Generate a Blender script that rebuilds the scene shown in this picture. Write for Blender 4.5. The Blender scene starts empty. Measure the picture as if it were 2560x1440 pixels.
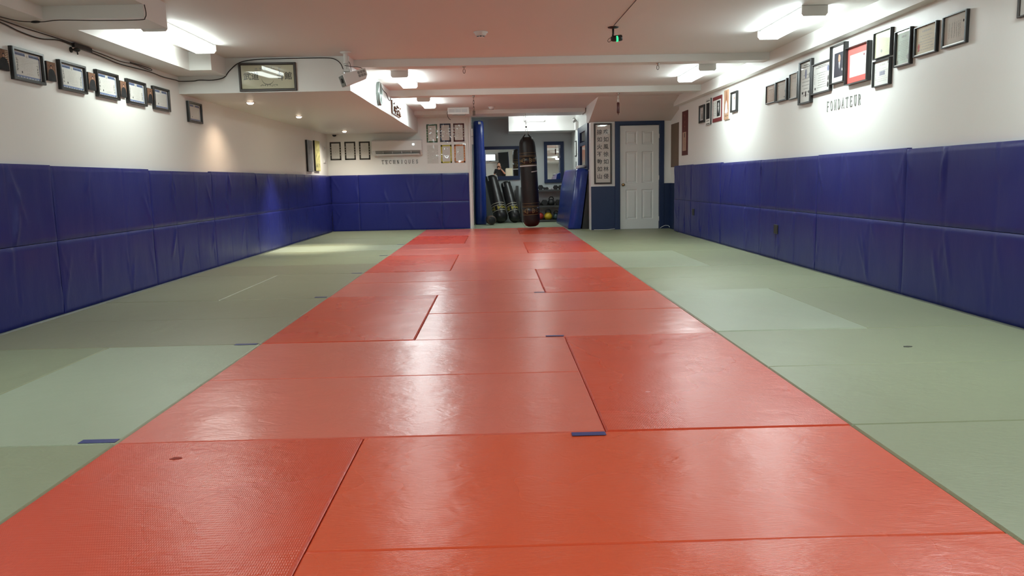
import bpy, math, random
from mathutils import Vector, Matrix, noise
SC = bpy.context.scene
COL = SC.collection
PI = math.pi
random.seed(7)

# ------------------------------------------------------------------ helpers
class MB:
    """collects faces for one mesh"""
    def __init__(s): s.v = []; s.f = []; s.m = []; s.sm = []
    def add(s, vs, fs, mi=0, smooth=False):
        b = len(s.v); s.v.extend([tuple(p) for p in vs])
        for f in fs:
            s.f.append(tuple(b + i for i in f)); s.m.append(mi); s.sm.append(smooth)
    def box(s, x0, x1, y0, y1, z0, z1, mi=0):
        vs = [(x, y, z) for z in (z0, z1) for y in (y0, y1) for x in (x0, x1)]
        s.add(vs, [(0, 2, 3, 1), (4, 5, 7, 6), (0, 1, 5, 4), (2, 6, 7, 3), (0, 4, 6, 2), (1, 3, 7, 5)], mi)
    def prism(s, pts, axis, a, b, mi=0):
        """pts polygon in the plane across axis (0:x -> (y,z); 1:y -> (x,z); 2:z -> (x,y))"""
        n = len(pts)
        def P(p, t):
            return {0: (t, p[0], p[1]), 1: (p[0], t, p[1]), 2: (p[0], p[1], t)}[axis]
        vs = [P(p, a) for p in pts] + [P(p, b) for p in pts]
        fs = [tuple(range(n))[::-1], tuple(range(n, 2 * n))] + [(i, (i + 1) % n, n + (i + 1) % n, n + i) for i in range(n)]
        s.add(vs, fs, mi)
    def tube(s, pts, r, n=8, mi=0, closed=False, caps=True):
        pts = [Vector(p) for p in pts]; N = len(pts)
        rs = r if isinstance(r, (list, tuple)) else [r] * N
        vs = []; up = None
        for i, p in enumerate(pts):
            if closed: d = pts[(i + 1) % N] - pts[i - 1]
            else: d = pts[min(i + 1, N - 1)] - pts[max(i - 1, 0)]
            d = d.normalized() if d.length > 1e-9 else Vector((0, 0, 1))
            if up is None:
                up = Vector((0, 0, 1)) if abs(d.z) < .9 else Vector((1, 0, 0))
            a = d.cross(up)
            a = a.normalized() if a.length > 1e-6 else d.orthogonal().normalized()
            b = d.cross(a).normalized(); up = -b if (-b).dot(up) > 0 else b
            for k in range(n):
                t = 2 * PI * k / n
                vs.append(p + (a * math.cos(t) + b * math.sin(t)) * rs[i])
        fs = []
        for i in range(N if closed else N - 1):
            j = (i + 1) % N
            for k in range(n):
                l = (k + 1) % n
                fs.append((i * n + k, i * n + l, j * n + l, j * n + k))
        if caps and not closed:
            fs.append(tuple(range(n))[::-1]); fs.append(tuple((N - 1) * n + k for k in range(n)))
        s.add(vs, fs, mi, True)
    def lathe(s, prof, M=None, n=24, mi=0, smooth=True):
        """prof [(r,z)] around z"""
        M = M or Matrix.Identity(4); vs = []; N = len(prof)
        for r, z in prof:
            for k in range(n):
                t = 2 * PI * k / n; vs.append(M @ Vector((r * math.cos(t), r * math.sin(t), z)))
        fs = []
        for i in range(N - 1):
            for k in range(n):
                l = (k + 1) % n; fs.append((i * n + k, i * n + l, (i + 1) * n + l, (i + 1) * n + k))
        if prof[0][0] > 1e-5: fs.append(tuple(range(n))[::-1])
        if prof[-1][0] > 1e-5: fs.append(tuple((N - 1) * n + k for k in range(n)))
        s.add(vs, fs, mi, smooth)
    def ball(s, c, r, n=16, mi=0, sc=(1, 1, 1)):
        m = n // 2; pr = [(max(1e-6, math.sin(PI * i / m)), -math.cos(PI * i / m)) for i in range(m + 1)]
        M = Matrix.Translation(c) @ Matrix.Diagonal((r * sc[0], r * sc[1], r * sc[2], 1))
        s.lathe(pr, M, n, mi)
    def build(s, name, mats, parent=None, M=None, bevel=0, seg=2):
        me = bpy.data.meshes.new(name)
        vs = s.v if M is None else [tuple(M @ Vector(p)) for p in s.v]
        me.from_pydata(vs, [], s.f)
        if not isinstance(mats, (list, tuple)): mats = [mats]
        for m in mats: me.materials.append(m)
        me.polygons.foreach_set('material_index', s.m); me.polygons.foreach_set('use_smooth', s.sm)
        me.update()
        o = bpy.data.objects.new(name, me); COL.objects.link(o)
        if parent is not None: o.parent = parent
        if bevel:
            b = o.modifiers.new('bevel', 'BEVEL'); b.width = bevel; b.segments = seg; b.limit_method = 'ANGLE'; b.angle_limit = math.radians(50)
        return o

def tag(o, label=None, cat=None, group=None, kind=None):
    if label: o['label'] = label
    if cat: o['category'] = cat
    if group: o['group'] = group
    if kind: o['kind'] = kind
    return o
def thing(name, label, cat, loc=(0, 0, 0), rot=(0, 0, 0), group=None):
    o = bpy.data.objects.new(name, None); COL.objects.link(o); o.empty_display_size = .1
    o.location = loc; o.rotation_euler = rot
    return tag(o, label, cat, group)
def struct(name, mb, mats, label=None, bevel=0):
    o = mb.build(name, mats, bevel=bevel); o['kind'] = 'structure'
    if label: o['label'] = label
    return o
def copy_tree(o, loc, label, rot=None):
    r = o.copy(); COL.objects.link(r); r.location = loc; r['label'] = label
    if rot is not None: r.rotation_euler = rot
    for ch in list(o.children):
        c = ch.copy(); COL.objects.link(c); c.parent = r
        for g in list(ch.children):
            d = g.copy(); COL.objects.link(d); d.parent = c
    return r

# ------------------------------------------------------------------ materials
def mat(name, col, rough=.5, spec=.5, metal=0, noise_amt=0, noise_scale=20, bump=0, bump_scale=60, coat=0, rough_var=0, stretch=(1, 1, 1), coords='Object'):
    m = bpy.data.materials.new(name); m.use_nodes = True; nt = m.node_tree; N = nt.nodes; L = nt.links
    b = N['Principled BSDF']
    b.inputs['Base Color'].default_value = (*col, 1); b.inputs['Roughness'].default_value = rough
    b.inputs['Metallic'].default_value = metal; b.inputs['Specular IOR Level'].default_value = spec
    b.inputs['Coat Weight'].default_value = coat; b.inputs['Coat Roughness'].default_value = .05
    if noise_amt or bump or rough_var:
        tc = N.new('ShaderNodeTexCoord'); mp = N.new('ShaderNodeMapping'); mp.inputs['Scale'].default_value = stretch
        L.new(tc.outputs[coords], mp.inputs['Vector'])
    if noise_amt or rough_var:
        n = N.new('ShaderNodeTexNoise'); n.inputs['Scale'].default_value = noise_scale; n.inputs['Detail'].default_value = 6
        L.new(mp.outputs[0], n.inputs['Vector'])
    if noise_amt:
        r = N.new('ShaderNodeMixRGB'); r.blend_type = 'MIX'
        r.inputs[1].default_value = (*[c * (1 - noise_amt) for c in col], 1); r.inputs[2].default_value = (*[min(1, c * (1 + noise_amt)) for c in col], 1)
        L.new(n.outputs['Fac'], r.inputs[0]); L.new(r.outputs[0], b.inputs['Base Color'])
    if rough_var:
        mr = N.new('ShaderNodeMapRange'); mr.inputs['From Min'].default_value = .35; mr.inputs['From Max'].default_value = .65
        mr.inputs['To Min'].default_value = rough - rough_var; mr.inputs['To Max'].default_value = rough + rough_var
        L.new(n.outputs['Fac'], mr.inputs['Value']); L.new(mr.outputs[0], b.inputs['Roughness'])
    if bump:
        n2 = N.new('ShaderNodeTexNoise'); n2.inputs['Scale'].default_value = bump_scale; n2.inputs['Detail'].default_value = 4
        L.new(mp.outputs[0], n2.inputs['Vector'])
        bp = N.new('ShaderNodeBump'); bp.inputs['Strength'].default_value = 1; bp.inputs['Distance'].default_value = bump
        L.new(n2.outputs['Fac'], bp.inputs['Height']); L.new(bp.outputs[0], b.inputs['Normal'])
    return m
def emit(name, col, s):
    m = bpy.data.materials.new(name); m.use_nodes = True
    m.cycles.emission_sampling = 'NONE'   # the lamps' own area lights carry the sampling
    nt = m.node_tree
    for n in list(nt.nodes): nt.nodes.remove(n)
    e = nt.nodes.new('ShaderNodeEmission'); o = nt.nodes.new('ShaderNodeOutputMaterial')
    e.inputs[0].default_value = (*col, 1); e.inputs[1].default_value = s; nt.links.new(e.outputs[0], o.inputs[0]); return m

def mat_tatami(name, col, rough, ribs, rib_axis=0, cross=False, spec=.5, dmp=.0012, worn=.0):
    """vinyl covered foam mat, straw-ribbed, with scuffs and creases"""
    m = bpy.data.materials.new(name); m.use_nodes = True; nt = m.node_tree; N = nt.nodes; L = nt.links
    b = N['Principled BSDF']; b.inputs['Specular IOR Level'].default_value = spec
    tc = N.new('ShaderNodeTexCoord')
    oi = N.new('ShaderNodeObjectInfo')
    # per mat offset so no two mats carry the same marks
    sc_ = N.new('ShaderNodeVectorMath'); sc_.operation = 'MULTIPLY_ADD'
    cmb = N.new('ShaderNodeCombineXYZ'); L.new(oi.outputs['Random'], cmb.inputs[0]); L.new(oi.outputs['Random'], cmb.inputs[1])
    sc_.inputs[1].default_value = (37, 53, 11); L.new(cmb.outputs[0], sc_.inputs[0]); L.new(tc.outputs['Object'], sc_.inputs[2])
    # colour clouding
    n1 = N.new('ShaderNodeTexNoise'); n1.inputs['Scale'].default_value = 1.4; n1.inputs['Detail'].default_value = 2; L.new(sc_.outputs[0], n1.inputs['Vector'])
    mx = N.new('ShaderNodeMixRGB'); mx.inputs[1].default_value = (*col, 1); mx.inputs[2].default_value = (*col, 1)
    L.new(n1.outputs['Fac'], mx.inputs[0])
    # pale scuffs: thin stretched noise
    mp = N.new('ShaderNodeMapping'); mp.inputs['Scale'].default_value = (4, 22, 1); mp.inputs['Rotation'].default_value = (0, 0, .5); L.new(sc_.outputs[0], mp.inputs[0])
    n3 = N.new('ShaderNodeTexNoise'); n3.inputs['Scale'].default_value = 1.0; n3.inputs['Detail'].default_value = 2; n3.inputs['Distortion'].default_value = .5; L.new(mp.outputs[0], n3.inputs['Vector'])
    cr = N.new('ShaderNodeValToRGB'); cr.color_ramp.elements[0].position = .66; cr.color_ramp.elements[0].color = (0, 0, 0, 1); cr.color_ramp.elements[1].position = .80; cr.color_ramp.elements[1].color = (1, 1, 1, 1)
    L.new(n3.outputs['Fac'], cr.inputs[0])
    sf = N.new('ShaderNodeMath'); sf.operation = 'MULTIPLY'; sf.inputs[1].default_value = .0; L.new(cr.outputs[0], sf.inputs[0])
    mx2 = N.new('ShaderNodeMixRGB'); mx2.inputs[2].default_value = (*[min(1, c * .6 + .35) for c in col], 1)
    L.new(sf.outputs[0], mx2.inputs[0]); L.new(mx.outputs[0], mx2.inputs[1]); L.new(mx2.outputs[0], b.inputs['Base Color'])
    # roughness patches
    mr = N.new('ShaderNodeMapRange'); mr.inputs['From Min'].default_value = .3; mr.inputs['From Max'].default_value = .7
    mr.inputs['To Min'].default_value = rough - .02; mr.inputs['To Max'].default_value = rough + .02; L.new(n1.outputs['Fac'], mr.inputs['Value']); L.new(mr.outputs[0], b.inputs['Roughness'])
    # ribs
    w = N.new('ShaderNodeTexWave'); w.bands_direction = 'X' if rib_axis == 0 else 'Y'; w.inputs['Scale'].default_value = ribs; w.inputs['Distortion'].default_value = .6; w.inputs['Detail'].default_value = 1
    w.inputs['Detail Scale'].default_value = 2
    L.new(tc.outputs['Object'], w.inputs['Vector'])
    hsum = w.outputs['Fac']
    if cross:
        w2 = N.new('ShaderNodeTexWave'); w2.bands_direction = 'Y' if rib_axis == 0 else 'X'; w2.inputs['Scale'].default_value = ribs * .45; w2.inputs['Distortion'].default_value = 1.5
        L.new(tc.outputs['Object'], w2.inputs['Vector'])
        ad = N.new('ShaderNodeMath'); ad.operation = 'MULTIPLY'; L.new(w.outputs['Fac'], ad.inputs[0]); L.new(w2.outputs['Fac'], ad.inputs[1]); hsum = ad.outputs[0]
    n4 = N.new('ShaderNodeTexNoise'); n4.inputs['Scale'].default_value = 20; n4.inputs['Detail'].default_value = 2; n4.inputs['Distortion'].default_value = 1.2
    mp4 = N.new('ShaderNodeMapping'); mp4.inputs['Scale'].default_value = (.7, 1.0, 1); L.new(sc_.outputs[0], mp4.inputs[0]); L.new(mp4.outputs[0], n4.inputs['Vector'])
    n5 = N.new('ShaderNodeTexNoise'); n5.inputs['Scale'].default_value = 3.0; n5.inputs['Detail'].default_value = 2; L.new(sc_.outputs[0], n5.inputs['Vector'])
    b1 = N.new('ShaderNodeBump'); b1.inputs['Distance'].default_value = dmp; b1.inputs['Strength'].default_value = .55; L.new(hsum, b1.inputs['Height'])
    b2 = N.new('ShaderNodeBump'); b2.inputs['Distance'].default_value = .0022 + worn; b2.inputs['Strength'].default_value = .55; L.new(n4.outputs['Fac'], b2.inputs['Height']); L.new(b1.outputs[0], b2.inputs['Normal'])
    b3 = N.new('ShaderNodeBump'); b3.inputs['Distance'].default_value = .012; b3.inputs['Strength'].default_value = .5; L.new(n5.outputs['Fac'], b3.inputs['Height']); L.new(b2.outputs[0], b3.inputs['Normal'])
    L.new(b3.outputs[0], b.inputs['Normal'])
    return m

def mat_glass(name, tint=(1, 1, 1), rough=.02, ior=1.45):
    m = bpy.data.materials.new(name); m.use_nodes = True; nt = m.node_tree; N = nt.nodes; L = nt.links
    for n in list(N): N.remove(n)
    o = N.new('ShaderNodeOutputMaterial'); t = N.new('ShaderNodeBsdfTransparent'); g = N.new('ShaderNodeBsdfGlossy'); f = N.new('ShaderNodeFresnel'); mx = N.new('ShaderNodeMixShader'); ge = N.new('ShaderNodeNewGeometry'); mr = N.new('ShaderNodeMapRange'); mr.inputs['To Min'].default_value = ior; mr.inputs['To Max'].default_value = 1 / ior; L.new(ge.outputs['Backfacing'], mr.inputs['Value']); L.new(mr.outputs[0], f.inputs[0])
    t.inputs[0].default_value = (*tint, 1); g.inputs['Roughness'].default_value = rough
    L.new(f.outputs[0], mx.inputs[0]); L.new(t.outputs[0], mx.inputs[1]); L.new(g.outputs[0], mx.inputs[2]); L.new(mx.outputs[0], o.inputs[0]); return m

M = {}
M['wall'] = mat('white_wall_paint', (.80, .80, .765), .42, .45, bump=.0015, bump_scale=9)
M['ceil'] = mat('white_ceiling_paint', (.78, .77, .745), .6, .3, bump=.001, bump_scale=6)
M['grey_wall'] = mat('grey_store_paint', (.54, .58, .585), .45, .4, bump=.001, bump_scale=9)
M['blue_paint'] = mat('navy_paint', (.012, .028, .085), .4, .4)
M['floor'] = mat('grey_floor', (.25, .28, .22), .6, .3)
M['door'] = mat('white_door_paint', (.74, .755, .72), .35, .45)
M['pad'] = mat('blue_vinyl', (.017, .022, .165), .34, .32, noise_amt=.06, noise_scale=3, bump=.0035, bump_scale=7, stretch=(1, 1, .5), rough_var=.05)
M['mat_blue'] = mat('royal_blue_vinyl', (.012, .036, .23), .28, .5, noise_amt=.25, noise_scale=9, bump=.006, bump_scale=7)
M['red_new'] = mat_tatami('red_ribbed_vinyl', (.68, .076, .030), .28, 44, 0, True, spec=.35, dmp=.0006)
M['red_worn'] = mat_tatami('red_worn_vinyl', (.74, .160, .108), .25, 48, 1, False, spec=.55, dmp=.0003, worn=.0)
M['red_new2'] = mat_tatami('red_smooth_vinyl', (.76, .105, .040), .27, 46, 1, False, spec=.45, dmp=.0005, worn=.0)
M['green_a'] = mat_tatami('sage_vinyl', (.300, .325, .200), .42, 48, 1, False, spec=.4, dmp=.0005)
M['green_b'] = mat_tatami('pale_sage_vinyl', (.365, .410, .285), .40, 48, 0, False, spec=.4, dmp=.0005)
M['green_c'] = mat_tatami('dull_sage_vinyl', (.275, .272, .175), .42, 48, 1, False, spec=.4, dmp=.0005)
M['tape'] = mat('blue_tape', (.035, .045, .19), .4)
M['black'] = mat('black_plastic', (.012, .012, .012), .4)
M['frame_black'] = mat('black_frame_wood', (.014, .013, .012), .35)
M['frame_brown'] = mat('dark_brown_frame', (.03, .018, .012), .4)
M['grey_dark'] = mat('dark_grey_plastic', (.10, .11, .10), .25)
M['silver'] = mat('silver_edge', (.6, .58, .55), .3, metal=.8)
M['steel'] = mat('steel', (.45, .44, .42), .3, metal=1)
M['dark_steel'] = mat('dark_steel', (.12, .1, .09), .4, metal=.9)
M['white_pl'] = mat('white_plastic', (.75, .74, .71), .35)
M['white_gloss'] = mat('white_gloss_plastic', (.78, .77, .75), .15)
M['grey_metal'] = mat('grey_enamel', (.60, .60, .60), .4)
M['paper'] = mat('paper', (.70, .70, .655), .6, .2, noise_amt=.03, noise_scale=9)
M['paper_warm'] = mat('cream_paper', (.78, .72, .55), .6, .2, noise_amt=.06, noise_scale=8)
M['paper_cream'] = mat('ivory_paper', (.60, .60, .42), .6, .2, noise_amt=.08, noise_scale=6)
M['paper_green'] = mat('pale_green_paper', (.50, .58, .50), .6, .2, noise_amt=.06, noise_scale=6)
M['paper_brown'] = mat('tan_paper', (.46, .33, .25), .6, .2, noise_amt=.05, noise_scale=6)
M['paper_grey'] = mat('greyish_paper', (.70, .68, .61), .6, .2, noise_amt=.05, noise_scale=6)
M['ink'] = mat('ink', (.03, .03, .03), .6)
M['ink_grey'] = mat('faded_ink', (.30, .30, .28), .6)
M['ink_light'] = mat('pale_ink', (.50, .49, .44), .6)
M['blue_ink'] = mat('blue_ornament_ink', (.16, .23, .42), .6, noise_amt=.7, noise_scale=90)
M['seal_blue'] = mat('blue_seal_ink', (.17, .19, .30), .6)
M['mat_red'] = mat('red_card', (.52, .085, .07), .6)
M['maroon'] = mat('maroon_card', (.10, .016, .014), .6)
M['c_green'] = mat('green_card', (.04, .11, .03), .6)
M['c_navy'] = mat('navy_card', (.012, .022, .06), .6)
M['c_yellow'] = mat('yellow_card', (.55, .48, .05), .6)
M['c_orange'] = mat('orange_card', (.60, .20, .05), .6)
M['c_black'] = mat('black_card', (.02, .018, .012), .6)
M['sleeve'] = mat_glass('clear_sleeve', rough=.12)
M['pane'] = mat_glass('picture_glass')
M['mirror'] = mat('mirror_silver', (.86, .88, .87), .0, metal=1)
M['skin'] = mat('skin', (.55, .30, .20), .5)
M['hair'] = mat('brown_hair', (.05, .025, .012), .5)
M['cloth_black'] = mat('black_cloth', (.012, .014, .016), .8)
M['jeans'] = mat('dark_denim', (.03, .04, .08), .8)
M['leather'] = mat('black_leather', (.010, .009, .0085), .36, .5, noise_amt=.3, noise_scale=12, bump=.004, bump_scale=9)
M['leather_brown'] = mat('brown_black_leather', (.014, .0105, .0095), .45, .35, noise_amt=.2, noise_scale=10, bump=.005, bump_scale=9)
M['gold'] = mat('gold_print', (.20, .13, .045), .5)
M['gold_br'] = mat('bright_gold_print', (.55, .46, .06), .5)
M['tape_white'] = mat('white_cloth_tape', (.62, .60, .57), .6)
M['rubber'] = mat('black_rubber', (.016, .016, .016), .55, bump=.001, bump_scale=40)
M['chrome'] = mat('chrome', (.7, .7, .7), .2, metal=1)
M['red_ball'] = mat('red_vinyl_ball', (.42, .035, .025), .4)
M['yellow_ball'] = mat('yellow_vinyl_ball', (.62, .42, .02), .4)
M['teal'] = mat('dark_teal_iron', (.03, .06, .07), .35)
M['brown_rubber'] = mat('brown_rubber', (.10, .06, .04), .6)
M['shelf_metal'] = mat('dark_grey_metal', (.06, .06, .06), .45)
M['brass'] = mat('aged_brass', (.38, .26, .12), .3, metal=1)
M['wood'] = mat('carved_wood', (.17, .075, .030), .5, noise_amt=.45, noise_scale=20, bump=.004, bump_scale=40)
M['wood_dark'] = mat('weathered_board', (.16, .11, .07), .6, noise_amt=.35, noise_scale=5, stretch=(1, 1, .3))
M['cord'] = mat('black_cord', (.02, .012, .01), .5)
M['cord_white'] = mat('white_cord', (.7, .7, .7), .5)
M['clock_rim'] = mat('clock_rim_grey', (.10, .11, .10), .25, metal=.3)
M['bulb'] = emit('warm_spot_bulb', (1, .80, .60), 7)
M['lamp'] = emit('fluorescent_diffuser', (.86, 1.0, 1.0), 1.6)
M['lamp_dim'] = emit('dimmed_fluorescent_diffuser', (.90, 1.0, .95), 1.4)  # set dimmer than the other tubes to curb the hot spot on the left wall
M['lamp_store'] = emit('store_diffuser', (.90, 1.0, .98), 1.5)
M['led'] = emit('green_led', (.04, .8, .26), .62)
M['screen'] = emit('monitor_glow', (.75, .92, 1), 2.2)

# ------------------------------------------------------------------ camera (solved from the floor grid)
CR = Vector((0.99960077, -0.01909607, -0.02082423)); CU = Vector((0.02321909, 0.13524128, 0.99054059)); CW = Vector((0.01609913, 0.99062866, -0.13563068))
cam = bpy.data.cameras.new('camera'); co = bpy.data.objects.new('camera', cam); COL.objects.link(co)
cam.sensor_width = 36; cam.lens = 1957.3 / 2560 * 36; cam.clip_start = .02; cam.clip_end = 100
mw = Matrix.Identity(4)
for i in range(3):
    mw[i][0] = CR[i]; mw[i][1] = CU[i]; mw[i][2] = -CW[i]
mw[2][3] = 1.026
co.matrix_world = mw
SC.camera = co

ZC = 2.505
XL, XR, YB, YD = -3.68, 3.45, 17.38, 15.97
# ------------------------------------------------------------------ room shell
b = MB(); b.box(-3.9, 4.2, -3.2, 20.3, -.14, -.045); struct('floor', b, M['floor'])
b = MB(); b.box(-3.9, 4.2, -3.2, 17.36, ZC, 2.62); struct('ceiling', b, M['ceil'])
b = MB(); b.box(-1.0, 2.2, 17.36, 20.3, 2.57, 2.74); struct('ceiling_store', b, M['ceil'], 'white ceiling of the equipment room')
b = MB(); b.box(XL - .12, XL, -3.0, 17.5, -.14, 2.6); struct('wall_left', b, M['wall'])
b = MB(); b.box(XR, XR + .5, -3.0, 14.95, -.14, 2.6); b.box(XR + .07, XR + .5, 14.95, 16.2, -.14, 2.6); struct('wall_right', b, M['wall'])
b = MB(); b.box(XL, -.60, YB, YB + .12, -.14, 2.62); struct('wall_back', b, M['wall'])
b = MB(); b.box(-4.0, 4.0, -3.12, -3.0, -.14, 2.6); struct('wall_rear', b, M['wall'])
# wall with the door (opening 0.8 wide), partition beside the equipment room
DX0, DX1, DH = 2.485, 3.295, 2.09
b = MB(); b.box(1.90, DX0, YD, YD + .1, -.14, 2.6); b.box(DX1, 3.62, YD, YD + .1, -.14, 2.6); b.box(DX0, DX1, YD, YD + .1, DH, 2.6)
b.box(1.90, 2.0, YD + .1, 20.0, -.14, 2.74)
struct('wall_partition', b, M['wall'])
b = MB(); b.box(-1.0, 2.1, 20.0, 20.1, -.14, 2.74); b.box(-.86, -.74, YB + .12, 20.0, -.14, 2.74); struct('wall_store', b, M['grey_wall'], 'blue-grey painted walls of the equipment room')
# beams across the ceiling
b = MB(); b.box(-1.69, XR, 9.73, 9.95, 2.416, ZC + .01); struct('trim_1', b, M['wall'], 'white ceiling beam nearest the camera')
b = MB(); b.box(-1.69, XR, 12.94, 13.21, 2.411, ZC + .01); struct('trim_2', b, M['wall'], 'second white ceiling beam')
b = MB(); b.box(-1.69, 1.88, 16.68, YB + .12, 2.425, 2.70); struct('trim_3', b, M['wall'], 'white header beam over the equipment room opening')
b = MB(); b.box(XL, -1.69, 9.43, YB, 2.11, ZC + .01); struct('trim_4', b, M['wall'], 'large white boxed-in soffit above the left wall')
b = MB(); b.box(XL, -3.40, -3, 6.2, 2.307, ZC + .01); b.box(XL, -2.64, 6.2, 6.62, 2.307, ZC + .01); b.box(XL, -3.36, 6.62, 8.95, 2.307, ZC + .01); b.box(XL, -3.12, 8.95, 9.43, 2.307, ZC + .01)
b.box(-3.40, -2.64, 4.2, 6.2, 2.405, ZC + .01)
struct('trim_5', b, M['wall'], 'stepped white duct boxing along the left wall')
b = MB(); b.box(3.34, XR, -3, 14.93, 2.343, ZC + .01); struct('trim_6', b, M['wall'], 'narrow white boxing along the right wall')
b = MB(); b.prism([(14.48, ZC + .01), (14.48, ZC - .002), (YD, 2.155), (YD, ZC + .01)], 0, 1.87, 3.56); b.box(1.87, 1.90, YD, 16.4, 2.155, ZC + .01); struct('trim_7', b, M['ceil'], 'sloping white ceiling over the door')
b = MB(); b.box(.31, 1.90, 18.96, 20.0, 2.192, 2.575); struct('trim_8', b, M['ceil'], 'white bulkhead in the equipment room')
# opening jamb
b = MB(); b.box(-.60, -.555, YB - .01, YB + .16, -.04, 2.43); b.box(-.64, -.60, YB - .02, YB, -.04, 2.43); b.box(-.555, -.53, YB + .05, YB + .11, -.04, 2.43)
struct('trim_9', b, M['wall'], 'white jamb of the opening', bevel=.004)
# blue door frame, wainscot, skirting
b = MB()
for x0, x1 in ((2.39, DX0), (DX1, 3.385)): b.box(x0, x1, YD - .025, YD, -.04, 2.165)
b.box(DX0, DX1, YD - .025, YD, DH, 2.165)
b.box(DX0, DX0 + .012, YD, YD + .1, -.04, DH); b.box(DX1 - .012, DX1, YD, YD + .1, -.04, DH); b.box(DX0, DX1, YD, YD + .1, DH - .012, DH)
struct('trim_10', b, M['blue_paint'], 'navy blue door frame', bevel=.004)
b = MB(); b.box(1.905, 2.389, YD - .008, YD, -.04, .875); b.box(3.386, 3.519, YD - .008, YD, -.04, .915); b.box(3.512, 3.52, 15.14, YD - .008, -.04, .915)
struct('trim_11', b, M['blue_paint'], 'navy blue painted lower wall beside the door')
b = MB(); b.box(1.905, 2.389, YD - .022, YD - .008, -.04, .06); b.box(3.386, 3.51, YD - .022, YD - .008, -.04, .06)
struct('baseboard_back', b, M['blue_paint'], bevel=.003)
b = MB(); b.box(-3.68, -.6, YB - .012, YB, -.04, .08); struct('baseboard_left', b, M['wall'])

# six-panel door
def panel_door():
    t = tag(bpy.data.objects.new('door_1', None), 'white six-panel door in a navy blue frame', None, None, 'structure'); COL.objects.link(t)
    t.location = (DX0 + .012, YD + .01, 0)
    W, H = .786, 2.075; b = MB()
    xs = [0, .115, .345, .441, .671, W]; zs = [0, .20, .80, .93, 1.56, 1.70, 1.965, H]
    # stiles and rails as front faces; recessed fields with raised centre
    for i in range(5):
        for j in range(7):
            x0, x1, z0, z1 = xs[i], xs[i + 1], zs[j], zs[j + 1]
            if i in (1, 3) and j in (1, 3, 5):
                q = [(x0, z0), (x1, z0), (x1, z1), (x0, z1)]
                def ring(d): return [(x0 + d, z0 + d), (x1 - d, z0 + d), (x1 - d, z1 - d), (x0 + d, z1 - d)]
                lv = [(0, 0), (.012, .011), (.024, .011), (.05, .003)]
                vs = []
                for d, dep in lv: vs += [(x, dep, z) for x, z in ring(d)]
                fs = []
                for k in range(3):
                    for e in range(4):
                        fs.append((4 * k + e, 4 * k + (e + 1) % 4, 4 * k + 4 + (e + 1) % 4, 4 * k + 4 + e))
                fs.append((12, 13, 14, 15)); b.add(vs, fs)
            else: b.add([(x0, 0, z0), (x1, 0, z0), (x1, 0, z1), (x0, 0, z1)], [(0, 1, 2, 3)])
    b.add([(0, .035, 0), (W, .035, 0), (W, .035, H), (0, .035, H), (0, 0, 0), (W, 0, 0), (W, 0, H), (0, 0, H)], [(3, 2, 1, 0), (4, 0, 1, 5), (7, 6, 2, 3), (4, 7, 3, 0), (5, 1, 2, 6)])
    b.build('door_leaf', M['door'], t)
    k = MB(); k.lathe([(.028, 0), (.028, .008), (.012, .012), (.011, .035), (.024, .045), (.028, .058), (.022, .068), (0.0001, .07)], Matrix.Translation((.06, 0, .90)) @ Matrix.Rotation(PI / 2, 4, 'X'), 20)
    k.build('door_knob', M['brass'], t)
    for z in (.2, 1.03, 1.86):
        h = MB(); h.tube([(W + .004, -.006, z - .045), (W + .004, -.006, z + .045)], .006); h.box(W - .006, W + .01, -.003, .002, z - .045, z + .045); h.build('hinge', M['white_pl'], t)
    return t
panel_door()

# ------------------------------------------------------------------ floor mats
def floor_mat(x0, x1, y0, y1, m, label, group, dz=0, tear=None):
    cx, cy = (x0 + x1) / 2, (y0 + y1) / 2; w, d = (x1 - x0) / 2 - .0012, (y1 - y0) / 2 - .0012
    b = MB(); r = .008
    # rounded-edge slab: rings
    prof = [(0, -.045), (0, -r), (.003, -.005), (.006, -.0015), (r, 0)]
    nx, ny = 10, 10; vs = []; fs = []
    def ring(i, z): return [(-w + i, -d + i, z), (w - i, -d + i, z), (w - i, d - i, z), (-w + i, d - i, z)]
    for i, z in prof: vs += ring(i, z)
    for k in range(len(prof) - 1):
        for e in range(4): fs.append((4 * k + e, 4 * k + (e + 1) % 4, 4 * k + 4 + (e + 1) % 4, 4 * k + 4 + e))
    k = 4 * (len(prof) - 1); fs.append((k, k + 1, k + 2, k + 3)); fs.append((3, 2, 1, 0))
    b.add(vs, fs)
    o = b.build('floor_mat', m); o.location = (cx, cy, dz)
    tag(o, label, 'mat', group)
    if tear:
        for (tx, ty, s, mm) in tear:
            q = MB(); pts = []
            n = 14; rr = random.Random(5)
            for a in range(n):
                t = 2 * PI * a / n; q_ = s * (.7 + .5 * rr.random()); pts.append((tx - cx + math.cos(t) * q_ * 1.0, ty - cy + math.sin(t) * q_ * .55))
            q.prism(pts, 2, .0002, .0018); p = q.build('tear', mm, o)
    return o
RX = [-1.575, -.57, .425, 1.44]
GR = 'red mats of the centre strip'
ordn = ['nearest', 'second', 'third', 'fourth', 'fifth', 'sixth', 'seventh', 'eighth']
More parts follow.
